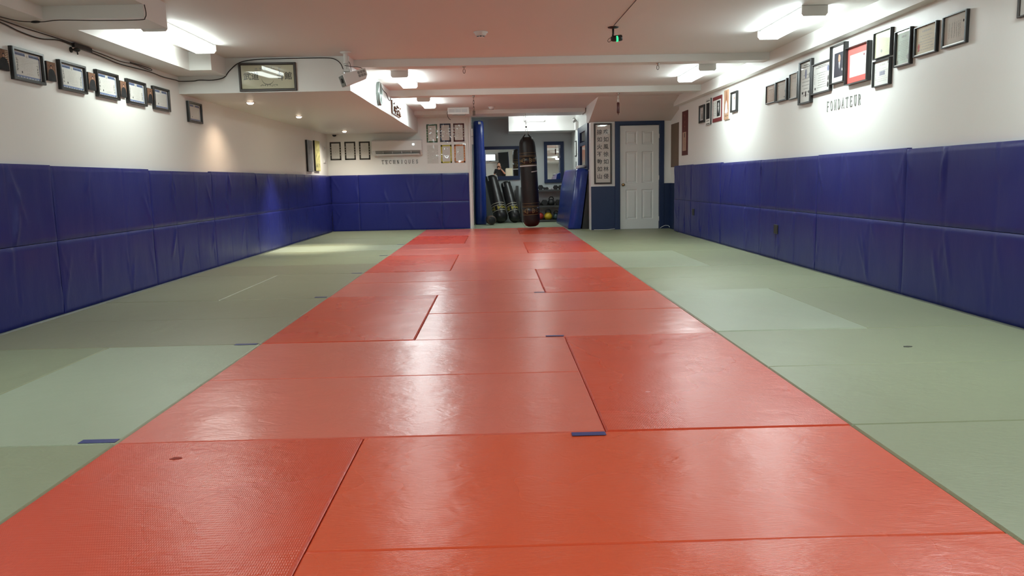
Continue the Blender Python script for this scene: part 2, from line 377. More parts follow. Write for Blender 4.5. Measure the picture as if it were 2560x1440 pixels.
# blocks two metres deep; single lengthwise mat alternates side
bl = [(-.9, 1.1, 'R'), (1.1, 3.10, 'L'), (3.10, 5.08, 'R'), (5.08, 7.14, 'L'), (7.14, 9.10, 'R'), (9.10, 11.16, 'L'), (11.16, 13.15, 'R'), (13.15, 15.12, 'L'), (15.12, 17.20, 'R')]
TEAR = mat('torn_foam', (.30, .035, .02), .8)
for i, (y0, y1, side) in enumerate(bl):
    n = ('behind the camera', 'in the foreground', 'second block from the camera', 'third block from the camera', 'fourth block from the camera', 'fifth block from the camera', 'sixth block from the camera', 'seventh block from the camera', 'farthest block, before the punch bag')[i]
    ym = (y0 + y1) / 2 + (.02, 0, .03, 0, .03, .0, .03, 0, 0)[i]
    if side == 'L':
        floor_mat(RX[0], RX[1], y0, y1, M['red_new'], 'bright ribbed red mat laid lengthwise on the left, ' + n, GR, .001, tear=[(-1.25, 2.90, .022, TEAR)] if i == 1 else None)
        xa, xb = RX[1], RX[3]
    else:
        floor_mat(RX[2], RX[3], y0, y1, M['red_new'], 'bright ribbed red mat lengthwise on the right, ' + n, GR, .001)
        xa, xb = RX[0], RX[2]
    wm = M['red_worn'] if i > 1 else M['red_new2'] if 'red_new2' in M else M['red_worn']
    floor_mat(xa, xb, y0, ym, wm, 'worn red crosswise mat, nearer of its pair, ' + n, GR, random.uniform(-.002, .001))
    floor_mat(xa, xb, ym, y1, wm, 'worn red crosswise mat, farther of its pair, ' + n, GR, random.uniform(-.002, .001))
GL = 'sage green mats left of the red strip'; GG = 'sage green mats right of the red strip'
XGL = -3.60
leftrows = [(1.1, 2.1, 'c', 'a'), (2.1, 3.1, 'c', 'a'), (3.1, 5.07, 'p', 'b'), (5.07, 6.10, 'c', 'c'), (6.10, 7.12, 'c', 'c'), (7.12, 9.08, 'p', 'c'), (9.08, 10.14, 'c', 'c'), (10.14, 11.18, 'c', 'a'), (11.18, 12.2, 'c', 'a'), (12.2, 13.22, 'c', 'b'), (13.22, 14.92, 'c', 'a'), (14.92, 16.15, 'c', 'a'), (16.15, 17.32, 'c', 'a')]
names = ['first', 'second', 'third', 'fourth', 'fifth', 'sixth', 'seventh', 'eighth', 'ninth', 'tenth', 'eleventh', 'twelfth', 'thirteenth']
for i, (y0, y1, k, g) in enumerate(leftrows):
    mm = M['green_' + g]
    if k == 'c':
        floor_mat(XGL, RX[0], y0, y1, mm, 'sage green mat crosswise between left wall and red strip, %s row from camera' % names[i], GL, random.uniform(-.001, .001))
    else:
        floor_mat(XGL, -2.56, y0, y1, M['green_a'] if g == 'b' else mm, 'sage green mat lengthwise against the left wall pads, %s row from the camera' % names[i], GL)
        floor_mat(-2.56, RX[0], y0, y1, mm, 'sage green mat lengthwise along the left edge of red strip, %s row from camera' % names[i], GL, .0)
rightrows = [(1.1, 3.10, 'c', 'a'), (3.10, 4.12, 'c', 'a'), (4.12, 5.11, 'c', 'a'), (5.11, 7.05, 'p', 'b'), (7.05, 8.0, 'c', 'a'), (8.0, 9.0, 'c', 'a'), (9.0, 11.0, 'p', 'b'), (11.0, 12.0, 'c', 'a'), (12.0, 13.0, 'c', 'a'), (13.0, 14.0, 'c', 'a'), (14.0, 15.0, 'c', 'a'), (15.0, 15.94, 'c', 'a')]
NICK = mat('dark_nick', (.05, .05, .04), .8)
for i, (y0, y1, k, g) in enumerate(rightrows):
    mm = M['green_' + g]
    if k == 'c':
        o = floor_mat(RX[3], 3.50 if i == 11 else 3.385, y0, y1, mm, 'sage green mat crosswise between red strip and right wall, %s row from camera' % names[i], GG, random.uniform(-.001, .001),
                  tear=[(2.42, 4.52, .028, NICK)] if i == 2 else None)
    else:
        floor_mat(RX[3], 2.46, y0, y1, mm, 'pale sage mat lengthwise along the right edge of red strip, %s row from camera' % names[i], GG, .004)
        floor_mat(2.46, 3.385, y0, y1, M['green_a'], 'sage green mat laid lengthwise against the right wall pads, %s row from the camera' % names[i], GG)
b = MB(); b.box(1.442, 1.895, 15.95, 17.19, -.045, -.001); tag(b.build('floor_mat', M['green_a'], bevel=.006), 'narrow sage green mat filling the floor beside the door wall', 'mat', GG)
b = MB(); b.box(-.735, .60, 17.21, 19.99, -.045, -.001); tag(b.build('floor_mat', M['green_b'], bevel=.006), 'pale green mat inside the equipment room under the leaning bags', 'mat', 'mats in the equipment room')
b = MB(); b.box(.603, 1.895, 17.21, 19.99, -.045, -.001); tag(b.build('floor_mat', M['green_b'], bevel=.006), 'pale green mat inside the equipment room under the weight rack', 'mat', 'mats in the equipment room')
# blue tape marks
for x0, x1, y, w, lab in [(.28, .418, 3.045, .042, 'short strip of blue tape on the red mats, foreground'), (-1.735, -1.585, 3.112, .045, 'short blue tape strip on green mat at red edge, nearest on the left'),
        (-1.74, -1.595, 5.045, .04, 'short blue tape strip on green mat at red edge, second on the left'), (-1.70, -1.59, 7.14, .045, 'short dark tape strip on green mat at red edge, third on the left'),
        (-1.71, -1.59, 9.045, .04, 'short dark tape strip on green mat at red edge, fourth on the left'), (-1.71, -1.59, 11.2, .04, 'short dark tape strip on green mat at red edge, fifth on the left'),
        (-1.71, -1.59, 13.19, .04, 'short dark tape strip on green mat at red edge, sixth on the left'), (.30, .42, 5.085, .03, 'frayed blue tape strip on the red mats at the second lengthwise joint'), (.32, .42, 7.145, .03, 'worn blue tape strip on the red mats at the third lengthwise joint')]:
    b = MB(); b.box(x0, x1, y, y + w, .0012, .0022); tag(b.build('floor_tape', M['tape']), lab, 'tape', 'tape marks on the mats')

# ------------------------------------------------------------------ wall pads
def pad_mesh(w, panels, h, seed, hole=None):
    """front grid in local x (along), z (up); +y is outwards; 45 mm thick"""
    rnd = random.Random(seed); T = .045
    nx = int(w / .022); nz = int(h / .022)
    wr = []
    for k in range(rnd.randint(5, 9)):
        pw = w / panels; px = rnd.randint(0, panels) * pw + rnd.uniform(-.03, .03)
        top = rnd.random() < .6; z0 = h if top else 0
        ang = rnd.uniform(.12, .55) * rnd.choice((-1, 1)); Ln = rnd.uniform(.2, .55)
        wr.append((px, z0, math.sin(ang), -math.cos(ang) if top else math.cos(ang), Ln, rnd.uniform(.004, .011), rnd.uniform(.010, .026)))
    vs = []
    for j in range(nz + 1):
        for i in range(nx + 1):
            x = w * i / nx; z = h * j / nz
            e = min(x, w - x, z, h - z); y = T
            if e < .012: y -= .006 * (1 - e / .012) ** 2
            if panels > 1:
                q = (x / (w / panels)); dq = abs(q - round(q)) * (w / panels)
                if 0 < round(q) < panels: y -= .006 * math.exp(-(dq / .010) ** 2)
            y += .005 * noise.noise(Vector((x * 1.7 + seed * 3.1, z * 2.2, seed))) + .0015 * noise.noise(Vector((x * 9, z * 3, seed + 5)))
            for (px, pz, dx, dz, Ln, A, sg) in wr:
                rx, rz = x - px, z - pz; t = rx * dx + rz * dz
                if 0 < t < Ln:
                    dd = abs(rx * dz - rz * dx); y += A * math.exp(-(dd / sg) ** 2) * math.sin(PI * t / Ln) ** .7
            vs.append((x, y, z))
    fs = []
    for j in range(nz):
        for i in range(nx):
            a = j * (nx + 1) + i; fs.append((a, a + 1, a + nx + 2, a + nx + 1))
    b = MB(); b.add(vs, fs, 0, True)
    # sides and back
    def strip(idx):
        c = [(vs[i][0], 0, vs[i][2]) for i in idx]; f = [vs[i] for i in idx]; n = len(idx)
        b.add(c + f, [(k, k + 1, n + k + 1, n + k) for k in range(n - 1)], 0, True)
    N1 = nx + 1
    strip([i for i in range(N1)][::-1]); strip([nz * N1 + i for i in range(N1)]); strip([j * N1 for j in range(nz + 1)]); strip([j * N1 + nx for j in range(nz + 1)][::-1])
    b.add([(0, 0, 0), (w, 0, 0), (w, 0, h), (0, 0, h)], [(3, 2, 1, 0)])
    return b
def wall_pad(loc, rotz, w, panels, h, seed, label, group, handle=None):
    t = pad_mesh(w - .003, panels, h - .003, seed).build('wall_pad', M['pad'])
    t.location = loc; t.rotation_euler = (0, 0, rotz); tag(t, label, 'wall pad', group)
    if handle:
        q = MB(); hx, hz = handle
        q.prism([(hx - .065, hz - .055), (hx + .065, hz - .055), (hx + .065, hz + .055), (hx - .065, hz + .055)], 1, .035, .056)
        q.build('hand_slot', M['black'], t, bevel=.004)
    return t
edges = [2.91, 4.72, 6.53, 8.345, 10.15, 11.97, 13.80, 15.60, 17.38]
on = ['first', 'second', 'third', 'fourth', 'fifth', 'sixth', 'seventh', 'eighth']
for row, (z0, z1) in enumerate(((0.002, .612), (.613, 1.222))):
    rn = ('lower', 'upper')[row]
    for k in range(len(edges) - 1):
        a, c = edges[k], edges[k + 1]
        # left wall: outward is +x ; local x runs toward -Y after rotation -90
        dz = 0 if row == 0 else (.0, .012, .006, -.006, .004, 0, .004, 0)[k]
        wall_pad((XL, c, z0), -PI / 2, c - a, 3, z1 - z0 + dz, 10 + k + 20 * row, 'blue vinyl wall pad, %s row on the left wall, %s from the camera' % (rn, on[k]), 'blue wall pads on the left wall')
    for k in range(len(edges) - 2):
        a, c = edges[k], edges[k + 1]
        if k == 6: c = 15.13
        dz = 0 if row == 0 else (.004, .0, .01, .004, .006, .018, .024)[k]
        hd = None
        if row == 0 and k == 3: hd = (9.53 - a, .37)
        if row == 0 and k == 5: hd = (13.61 - a, .42)
        wall_pad((XR, a, z0), PI / 2, c - a, 3, z1 - z0 + dz, 60 + k + 20 * row, 'blue vinyl wall pad, %s row on the right wall, %s from the camera' % (rn, on[k]), 'blue wall pads on the right wall', hd)
    for (a, c, n, nm) in ((-3.632, -3.03, 1, 'in the corner by the left wall'), (-3.03, -1.215, 3, 'in the middle'), (-1.215, -.612, 1, 'beside the opening')):
        wall_pad((c, YB, z0), PI, c - a, n, z1 - z0, 120 + int(a * 10) + row, 'blue vinyl pad on back wall, %s row, %s' % (rn, nm), 'blue wall pads on the back wall')
# ------------------------------------------------------------------ light fixtures
def ceiling_lamp(x, y0, y1, label, w=.225, zt=ZC, h=.085, lm='lamp', caps=True):
    t = thing('ceiling_light', label, 'ceiling light', (x, (y0 + y1) / 2, zt), group='fluorescent ceiling lights'); L = (y1 - y0) / 2; hw = w / 2
    b = MB(); b.box(-hw * .9, hw * .9, -L + .03, L - .03, -.02, -.001); b.build('housing', M['grey_metal'], t)
    b = MB(); b.prism([(-hw, -.021), (-hw, -h * .75), (-hw * .85, -h), (hw * .85, -h), (hw, -h * .75), (hw, -.021)], 1, -L + .02, L - .02); b.build('diffuser', M[lm], t)
    rad, colr = {'lamp': (17, (.86, 1, 1)), 'lamp_dim': (9, (.90, 1, .95)), 'lamp_store': (5, (.90, 1, .98))}[lm]
    for (lx, lz, sx, ry) in ((0, -h - .0015, hw * 1.65, 0), (hw + .0015, -h * .48, h * .5, -PI / 2), (-hw - .0015, -h * .48, h * .5, PI / 2)):
        l = bpy.data.lights.new('tube_light', 'AREA'); l.shape = 'RECTANGLE'; l.size = sx; l.size_y = 2 * L - .05; l.color = colr
        l.energy = rad * PI * sx * (2 * L - .05); lo = bpy.data.objects.new('tube_light', l); COL.objects.link(lo); lo.parent = t; lo.location = (lx, 0, lz); lo.rotation_euler = (0, ry, 0)
    for s in ((-1, 1) if caps else (1,)):
        b = MB(); ya, yb = sorted((s * L, s * (L - .019))); b.prism([(-hw - .004, -.002), (-hw - .004, -h * .8), (-hw * .87, -h - .005), (hw * .87, -h - .005), (hw + .004, -h * .8), (hw + .004, -.002)], 1, ya, yb); b.build('end_cap', M['white_pl'], t, bevel=.003)
    return t
ceiling_lamp(-3.03, 7.3, 8.55, 'fluorescent ceiling light beside the duct boxing at the left wall', lm='lamp_dim')
ceiling_lamp(2.84, 7.12, 8.32, 'fluorescent ceiling light above the founder wall, nearest on the right')
ceiling_lamp(2.82, 10.6, 11.85, 'fluorescent ceiling light on the right between the two beams')
ceiling_lamp(-1.26, 10.7, 11.95, 'fluorescent ceiling light beside the wall clock')
ceiling_lamp(-1.24, 13.9, 15.2, 'fluorescent ceiling light above the carved plaque, farthest on the left')
ceiling_lamp(-3.0, 3.3, 4.1, 'fluorescent ceiling light on the left above the camera')
ceiling_lamp(2.84, 3.3, 4.5, 'fluorescent ceiling light on the right above the camera')
ceiling_lamp(-1.9, -.6, .6, 'fluorescent ceiling light behind the camera on the left')
ceiling_lamp(2.0, -.6, .6, 'fluorescent ceiling light behind the camera on the right')
ceiling_lamp(.93, 18.0, 18.93, 'wide fluorescent light in the equipment room', w=.49, zt=2.57, h=.16, lm='lamp_store', caps=False)
# recessed spots
for x, y, lab in ((-3.19, 10.5, 'recessed warm spotlight nearest the soffit front'), (-3.12, 12.75, 'recessed warm spotlight in the middle of the soffit'), (-3.11, 16.45, 'recessed warm spotlight nearest the back wall')):
    t = thing('spotlight', lab, 'spotlight', (x, y, 2.11), group='spotlights in the soffit')
    b = MB(); b.lathe([(.048, -.004), (.06, -.008), (.066, -.001), (.048, -.001)], n=24); b.build('trim_ring', M['white_pl'], t)
    b = MB(); b.lathe([(.044, -.002), (.040, -.014), (.026, -.025), (.0001, -.029)], n=24); b.build('bulb', M['bulb'], t)
    l = bpy.data.lights.new('spot_lamp', 'SPOT'); l.energy = 110 if 12 < y < 14 else 13 if y < 12 else 32; l.color = (1, .92, .78) if y > 12 else (1, .72, .50); l.spot_size = math.radians(66 if 12 < y < 14 else 125 if y < 12 else 150); l.spot_blend = 1; l.shadow_soft_size = .03
    o = bpy.data.objects.new('spot_lamp', l); COL.objects.link(o); o.location = (x, y, 2.055); o.rotation_euler = (0, math.radians(9 if y < 12 else 0), 0)

# ------------------------------------------------------------------ framed pictures
def rect(b, x0, x1, z0, z1, y, mi):
    b.add([(x0, y, z0), (x1, y, z0), (x1, y, z1), (x0, y, z1)], [(0, 1, 2, 3)], mi)
def text_lines(b, x0, x1, z0, z1, n, y, mi, rnd, h=.35, centre=True):
    dz = (z1 - z0) / n
    for k in range(n):
        zc = z1 - (k + .5) * dz; L = (x1 - x0) * rnd.uniform(.5, 1); xs = (x0 + x1) / 2 - L / 2 if centre else x0
        x = xs
        while x < xs + L:
            wl = rnd.uniform(.012, .035) * (x1 - x0) / .2; rect(b, x, min(x + wl, xs + L), zc - dz * h / 2, zc + dz * h / 2, y, mi); x += wl + .006
def blob(b, cx, cz, rx, rz, y, mi, n=16):
    vs = [(cx, y, cz)] + [(cx + rx * math.cos(2 * PI * k / n), y, cz + rz * math.sin(2 * PI * k / n)) for k in range(n)]
    b.add(vs, [(0, 1 + k, 1 + (k + 1) % n) for k in range(n)], mi)
def squiggles(b, x, z0, z1, n, s, y, mi, rnd):
    """a column of brush-like marks"""
    dz = (z1 - z0) / n
    for k in range(n):
        zc = z1 - (k + .5) * dz
        for q in range(4):
            a = x + rnd.uniform(-s, s) * .6; c = zc + rnd.uniform(-s, s) * .6
            if q % 2: rect(b, a - s * .5, a + s * .5, c - s * .09, c + s * .09, y, mi)
            else: rect(b, a - s * .09, a + s * .09, c - s * .5, c + s * .5, y, mi)
# local frame: x along (viewer's right), z up, front faces -y (toward viewer), wall at y = 0
def frame(parent, w, h, fw, dep, m, lip=None):
    b = MB(); W, H = w / 2, h / 2
    def ring(d): return [(-W + d, -H + d), (W - d, -H + d), (W - d, H - d), (-W + d, H - d)]
    lv = [(0, 0), (0, -dep * .8), (.003, -dep), (fw * .75, -dep), (fw, -dep * .7), (fw, -dep * .35)]
    vs = []
    for d, y in lv: vs += [(x, y, z) for x, z in ring(d)]
    fs = [(4 * k + e, 4 * k + 4 + e, 4 * k + 4 + (e + 1) % 4, 4 * k + (e + 1) % 4) for k in range(len(lv) - 1) for e in range(4)]
    b.add(vs, fs); b.add([(x, -.0005, z) for x, z in ring(0)], [(0, 1, 2, 3)])
    b.build('frame', m, parent)
    if lip:
        q = MB(); q.box(-W + fw * .9, W - fw * .9, -dep * .85, -dep * .35, -H + fw * .8, -H + fw * 1.5); q.build('lower_lip', lip, parent)
def on_wall(side, c, z):
    """loc + rotation for a picture; c = Y on side walls, X on the others"""
    if side == 'L': return (XL, c, z), (0, 0, PI / 2)
    if side == 'R': return (XR, c, z), (0, 0, -PI / 2)
    if side == 'B': return (c, YB, z), (0, 0, 0)
def picture(name, label, cat, side, c, z, w, h, fw=.018, dep=.028, fm='frame_black', doc=None, glass=True, group=None, lip=None, loc=None, rot=None):
    l, r = on_wall(side, c, z) if loc is None else (loc, rot)
    t = thing(name, label, cat, l, r, group)
    frame(t, w, h, fw, dep, M[fm], M[lip] if lip else None)
    b = MB(); mats = doc(b, w / 2 - fw, h / 2 - fw, -dep * .40); b.build('document', mats, t)
    if glass:
        g = MB(); rect(g, -w / 2 + fw, w / 2 - fw, -h / 2 + fw, h / 2 - fw, -dep * .62, 0); g.build('glass_pane', M['pane'], t)
    return t
def doc_dan(seed, faint=False):
    def f(b, W, H, y):
        r = random.Random(seed); rect(b, -W, W, -H, H, y, 0)
        e = y - .0006; k = .13
        # ornamental blue border
        bw = .011
        x0, x1, z0, z1 = -W * .93, W * .93, -H * .92, H * .80
        rect(b, x0, x0 + bw, z0, z1, e, 1); rect(b, x1 - bw, x1, z0, z1, e, 1); rect(b, x0, x1, z0, z0 + bw, e, 1)
        rect(b, x0, -.025, z1 - bw, z1, e, 1); rect(b, .025, x1, z1 - bw, z1, e, 1)
        for s in (-1, 1):
            for q in range(7):
                xx = s * (.035 + q * (x1 - .04) / 7); blob(b, xx, z1 + .004, .012, .010, e, 1, 8)
        for q in range(9): blob(b, x0 + (q + .5) * (x1 - x0) / 9, z0 - .003, .012, .006, e, 1, 8)
        blob(b, 0, z1 - .008, .010, .013, e, 2, 10)
        if not faint: 
            squiggles(b, x0 + .038, -H * .55, H * .5, 6, .014, e, 3, r); squiggles(b, x1 - .036, -H * .62, H * .2, 4, .014, e, 3, r)
        else:
            squiggles(b, x0 + .038, -H * .55, H * .5, 6, .011, e, 2, r); squiggles(b, x1 - .036, -H * .62, H * .2, 4, .011, e, 2, r)
        text_lines(b, -W * .55, W * .55, -H * .45, H * .52, 8, e, 2, r, .16)
        blob(b, -W * .42, -H * .56, .008, .010, e, 3, 8); text_lines(b, -W * .2, W * .5, -H * .7, -H * .52, 2, e, 2, r, .3)
        return [M['paper'], M['blue_ink'], M['ink_light'], M['ink']]
    return f
for i, (c, z, w, h, lab) in enumerate([(6.403, 1.997, .418, .248, 'black framed blue-bordered certificate, largest in view, nearest the camera on the left wall'), (7.057, 1.995, .425, .246, 'second black framed blue-bordered certificate from the camera, below the black wall camera'),
        (7.67, 2.0, .421, .245, 'third black framed blue-bordered certificate from the camera on the left wall'), (8.272, 1.996, .417, .242, 'fourth black framed blue-bordered certificate from the camera on the left wall'),
        (8.87, 1.994, .411, .246, 'fifth black framed certificate on the left wall, just before the soffit'), (9.82, 1.929, .429, .245, 'faded certificate in black frame hanging alone under the soffit')]):
    picture('framed_certificate', lab, 'certificate', 'L', c, z, w, h, .026, .035, 'frame_black', doc_dan(30 + i, i >= 4), group='blue-bordered certificates on the left wall')
# small portrait canvases
def canvas(label, cat, name, side, c, z, w, h, dep, doc, group=None, loc=None, rot=None, edge='black'):
    l, r = on_wall(side, c, z) if loc is None else (loc, rot)
    t = thing(name, label, cat, l, r, group)
    b = MB(); b.box(-w / 2, w / 2, -dep, 0, -h / 2, h / 2); b.build('canvas_block', M[edge], t, bevel=.002)
    b = MB(); mats = doc(b, w / 2 - .002, h / 2 - .002, -dep - .0008); b.build('picture_face', mats, t)
    return t
M['ph_brown'] = mat('photo_brown', (.20, .11, .07), .8, .1, noise_amt=.6, noise_scale=45)
M['ph_dark'] = mat('photo_dark_grey', (.030, .030, .031), .8, .1, noise_amt=.4, noise_scale=30)
M['ph_skin'] = mat('photo_skin', (.42, .24, .17), .8, .1)
M['ph_white'] = mat('photo_white', (.70, .70, .68), .5)
M['ph_peach'] = mat('photo_peach', (.40, .24, .15), .5, noise_amt=.35, noise_scale=14)
M['ph_redbrown'] = mat('photo_redbrown', (.26, .09, .06), .5, noise_amt=.3, noise_scale=20)
def doc_portrait(seed, stripes=False):
    def f(b, W, H, y):
        rect(b, -W, W, -H, H, y, 0); e = y - .0005
        r = random.Random(seed)
        # seated figure in dark uniform: shoulders trapezoid + head
        s = r.uniform(-.1, .15) * W
        b.add([(-W * .98, e, -H), (W * .98, e, -H), (W * .9, e, -H * .35), (s + W * .62, e, H * .12), (s + W * .2, e, H * .25), (s - W * .2, e, H * .25), (s - W * .62, e, H * .08), (-W * .92, e, -H * .4)], [(0, 1, 2, 3, 4, 5, 6, 7)], 1)
        blob(b, s, H * .46, W * .26, H * .20, e - .0002, 1)
        blob(b, s, H * .40, W * .20, H * .15, e - .0004, 2)
        if stripes:
            for k in range(7): rect(b, W * .35, W * .95, H * (.85 - k * .17), H * (.89 - k * .17), e, 3)
        return [M['ph_brown'], M['ph_dark'], M['ph_skin'], M['paper_warm']]
    return f
for i, (c, lab) in enumerate([(6.085, 'small dark portrait canvas left of the nearest blue-bordered certificate'), (6.72, 'small dark portrait canvas between the first and second certificates'), (7.377, 'small dark portrait canvas between the second and third certificates'),
        (7.979, 'small dark portrait canvas between the third and fourth certificates'), (8.577, 'small dark portrait canvas between the fourth and fifth certificates')]):
    canvas(lab, 'picture', 'portrait_canvas', 'L', c, 2.0, .128, .155, .024, doc_portrait(50 + i, i == 0), 'portrait canvases on the left wall')
# paintings further down the left wall
M['paint_grey'] = mat('grey_blue_painting', (.24, .27, .30), .6, noise_amt=.5, noise_scale=9)
M['paint_yel'] = mat('yellow_green_painting', (.50, .48, .20), .6, noise_amt=.75, noise_scale=12)
def doc_land(m1, m2, seed):
    def f(b, W, H, y):
        rect(b, -W, W, -H, H, y, 0); r = random.Random(seed)
        for k in range(16):
            a, c = r.uniform(-W * .8, W * .8), r.uniform(-H * .9, H * .6); hh = r.uniform(.03, .09)
            rect(b, a - .01, a + .01, c, min(H, c + hh), y - .0005, 1)
        return [M[m1], M[m2]]
    return f
M['paint_d'] = mat('dark_green_paint', (.10, .11, .06), .6); M['paint_l'] = mat('light_grey_paint', (.36, .38, .37), .6)
canvas('tall grey-blue misty painting on the left wall near the back corner', 'painting', 'painting', 'L', 15.63, 1.59, .43, .605, .035, doc_land('paint_grey', 'paint_l', 3), 'paintings near the back corner')
canvas('tall yellow-green leafy painting on the left wall next to the back corner', 'painting', 'painting', 'L', 16.27, 1.61, .43, .607, .035, doc_land('paint_yel', 'paint_d', 4), 'paintings near the back corner')
for z, lab in ((1.80, 'small grey switch box on the left wall by the corner, upper'), (1.53, 'small grey switch box on the left wall by the corner, lower')):
    t = thing('wall_switch', lab, 'switch', (XL, 17.05, z), (0, 0, PI / 2), 'switch boxes by the back corner')
    b = MB(); b.box(-.10, .10, -.015, 0, -.045, .045); b.build('plate', M['white_pl'], t, bevel=.003); b = MB(); b.box(-.05, .05, -.024, -.015, -.022, .022); b.build('toggle', M['grey_metal'], t)
# laminated certificates with coloured borders on the back wall
def doc_belt(m, tigers=True, plain=False):
    def f(b, W, H, y):
        rect(b, -W, W, -H, H, y, 0); e = y - .0006; bw = .032
        for a in ((-W, -W + bw, -H, H), (W - bw, W, -H, H), (-W, W, H - bw, H), (-W, W, -H, -H + bw)):
            if not plain: rect(b, *a, e, 1)
        r = random.Random(3)
        for s in (-1, 1):
            for k in range(4): blob(b, s * (W - bw / 2), H * (.42 - .28 * k), .008, .010, e - .0005, 2 if not plain else 3, 8)
        n = 28   # round crest drawn as a thin ring
        for k in range(n):
            t0, t1 = 2 * PI * k / n, 2 * PI * (k + 1) / n
            vs = [(R * math.cos(t), e, -.02 + R * math.sin(t)) for R, t in ((.045, t0), (.047, t0), (.047, t1), (.045, t1))]; b.add(vs, [(0, 1, 2, 3)], 3)
        blob(b, 0, -.02, .008, .010, e, 3, 8); text_lines(b, -W * .5, W * .5, H * .45, H * .7, 2, e, 3, r, .2)
        return [M['paper'], M[m], M['paper_cream'] if not plain and m != 'c_yellow' else M['ink_grey'], M['ink_light']]
    return f
def sleeve(label, c, z, w, h, m, plain=False, crease=0, group='rank certificates on the back wall'):
    t = thing('rank_certificate', label, 'certificate', (c, YB, z), (0, 0, 0), group)
    b = MB(); mats = doc_belt(m, plain=plain)(b, w / 2 - .004, h / 2 - .004, -.003); b.box(-w / 2 + .004, w / 2 - .004, -.0028, 0, -h / 2 + .004, h / 2 - .004, 0); b.build('document', mats, t)
    # wavy clear sleeve
    g = MB(); nx, nz = 10, 16; vs = []; rr = random.Random(int(c * 100) + int(z * 10))
    for j in range(nz + 1):
        for i in range(nx + 1):
            x = -w / 2 - .008 + (w + .016) * i / nx; zz = -h / 2 - .012 + (h + .024) * j / nz
            vs.append((x, -.008 - .006 * noise.noise(Vector((x * 14 + c * 9, zz * 10 + z * 7, 1))) * (1 + 3 * crease), zz))
    fs = [(j * (nx + 1) + i, j * (nx + 1) + i + 1, (j + 1) * (nx + 1) + i + 1, (j + 1) * (nx + 1) + i) for j in range(nz) for i in range(nx)]
    g.add(vs, fs, 0, True); g.build('plastic_sleeve', M['sleeve'], t)
for c, z, m, lab, cr in [(-3.50, 1.745, 'c_black', 'black-bordered rank certificate nearest the corner, first of the row of three', 0), (-3.183, 1.746, 'c_black', 'black-bordered rank certificate, middle of the row of three', 0), (-2.867, 1.745, 'c_black', 'black-bordered rank certificate beside the air conditioner', 0),
        (-1.39, 2.084, 'c_green', 'green-bordered rank certificate in a clear sleeve', .3), (-1.098, 2.093, 'c_navy', 'navy-bordered rank certificate in a clear sleeve', 1), (-.805, 2.092, 'maroon', 'maroon-bordered rank certificate in a creased clear sleeve', 1.3),
        (-1.387, 1.636, 'c_black', 'plain white rank certificate without coloured border below the green one', .2), (-1.091, 1.637, 'c_yellow', 'yellow-bordered rank certificate in a clear sleeve', .5), (-.799, 1.639, 'c_orange', 'orange-bordered rank certificate in a clear sleeve', .5)]:
    sleeve(lab, c, z, .245, .40, m, plain='plain white' in lab, crease=cr)

# right wall, far group
def doc_simple(pm, im='ink_light', n=9, seed=1, extra=None, title=True):
    def f(b, W, H, y):
        r = random.Random(seed); rect(b, -W, W, -H, H, y, 0); e = y - .0006
        text_lines(b, -W * .75, W * .75, -H * .75, H * .45, n, e, 1, r, .25)
        if title: text_lines(b, -W * .6, W * .6, H * .55, H * .8, 1, e, 1, r, .5)
        if extra: extra(b, W, H, e)
        return [M[pm], M[im], M['seal_blue'], M['ink_grey'], M['mat_red'], M['ph_dark']]
    return f
GF = 'framed pictures on the right wall'
def doc_fig(bg, fig, head='ph_skin', margin=.25):
    def f(b, W, H, y):
        rect(b, -W, W, -H, H, y, 0); e = y - .0005; w, h = W * (1 - margin), H * (1 - margin)
        rect(b, -w, w, -h, h, e, 1)
        e -= .0005
        b.add([(-w * .7, e, -h), (w * .8, e, -h), (w * .5, e, h * .1), (w * .15, e, h * .25), (-w * .25, e, h * .25), (-w * .6, e, 0)], [(0, 1, 2, 3, 4, 5)], 2)
        blob(b, 0, h * .5, w * .28, h * .22, e - .0003, 3)
        b.add([(-w * .12, e - .0004, h * .27), (w * .12, e - .0004, h * .27), (0, e - .0004, -h * .2)], [(0, 1, 2)], 4)
        return [M['ph_white'], M[bg], M[fig], M[head], M['ph_white']]
    return f
picture('framed_picture', 'small black framed white print, farthest picture of the group before the scroll', 'picture', 'R', 13.236, 2.06, .322, .29, .04, .03, 'frame_black', doc_fig('ph_white', 'ink_grey', 'ink_grey'), group=GF)
def doc_b(b, W, H, y):
    rect(b, -W, W, -H, H, y, 0); rect(b, -W * .75, W * .75, -H * .55, H * .68, y - .0005, 1); r = random.Random(2)
    for k in range(4): rect(b, -W * .7 + k * W * .38, -W * .45 + k * W * .38, H * .78, H * .9, y - .0005, 2)
    text_lines(b, -W * .6, W * .6, -H * .75, -H * .65, 1, y - .0005, 2, r, .6); text_lines(b, -W * .95, W * .95, -H * .97, -H * .87, 1, y - .0005, 2, r, .7)
    return [M['paper'], M['ph_dark'], M['ink']]
canvas('white poster with dark central photograph, second of the far group on the right wall', 'poster', 'poster_board', 'R', 12.837, 2.062, .29, .413, .02, doc_b, GF)
def doc_c(b, W, H, y):
    rect(b, -W, W, -H, H, y, 0); rect(b, -W * .88, W * .88, -H * .72, H * .72, y - .0005, 1); rect(b, 0, W * .7, -H * .62, H * .62, y - .001, 2); blob(b, W * .35, H * .3, W * .12, H * .18, y - .0014, 3)
    b.add([(W * .2, y - .0013, H * .12), (W * .5, y - .0013, H * .12), (W * .36, y - .0013, -H * .4)], [(0, 1, 2)], 3)
    r = random.Random(8)
    for x in (-.7, -.35): squiggles(b, W * x, -H * .6, H * .6, 6, .02, y - .001, 4, r)
    return [M['maroon2'], M['paper'], M['ph_dark'], M['ph_white'], M['ink']]
M['maroon2'] = mat('crimson_card', (.19, .028, .03), .5)
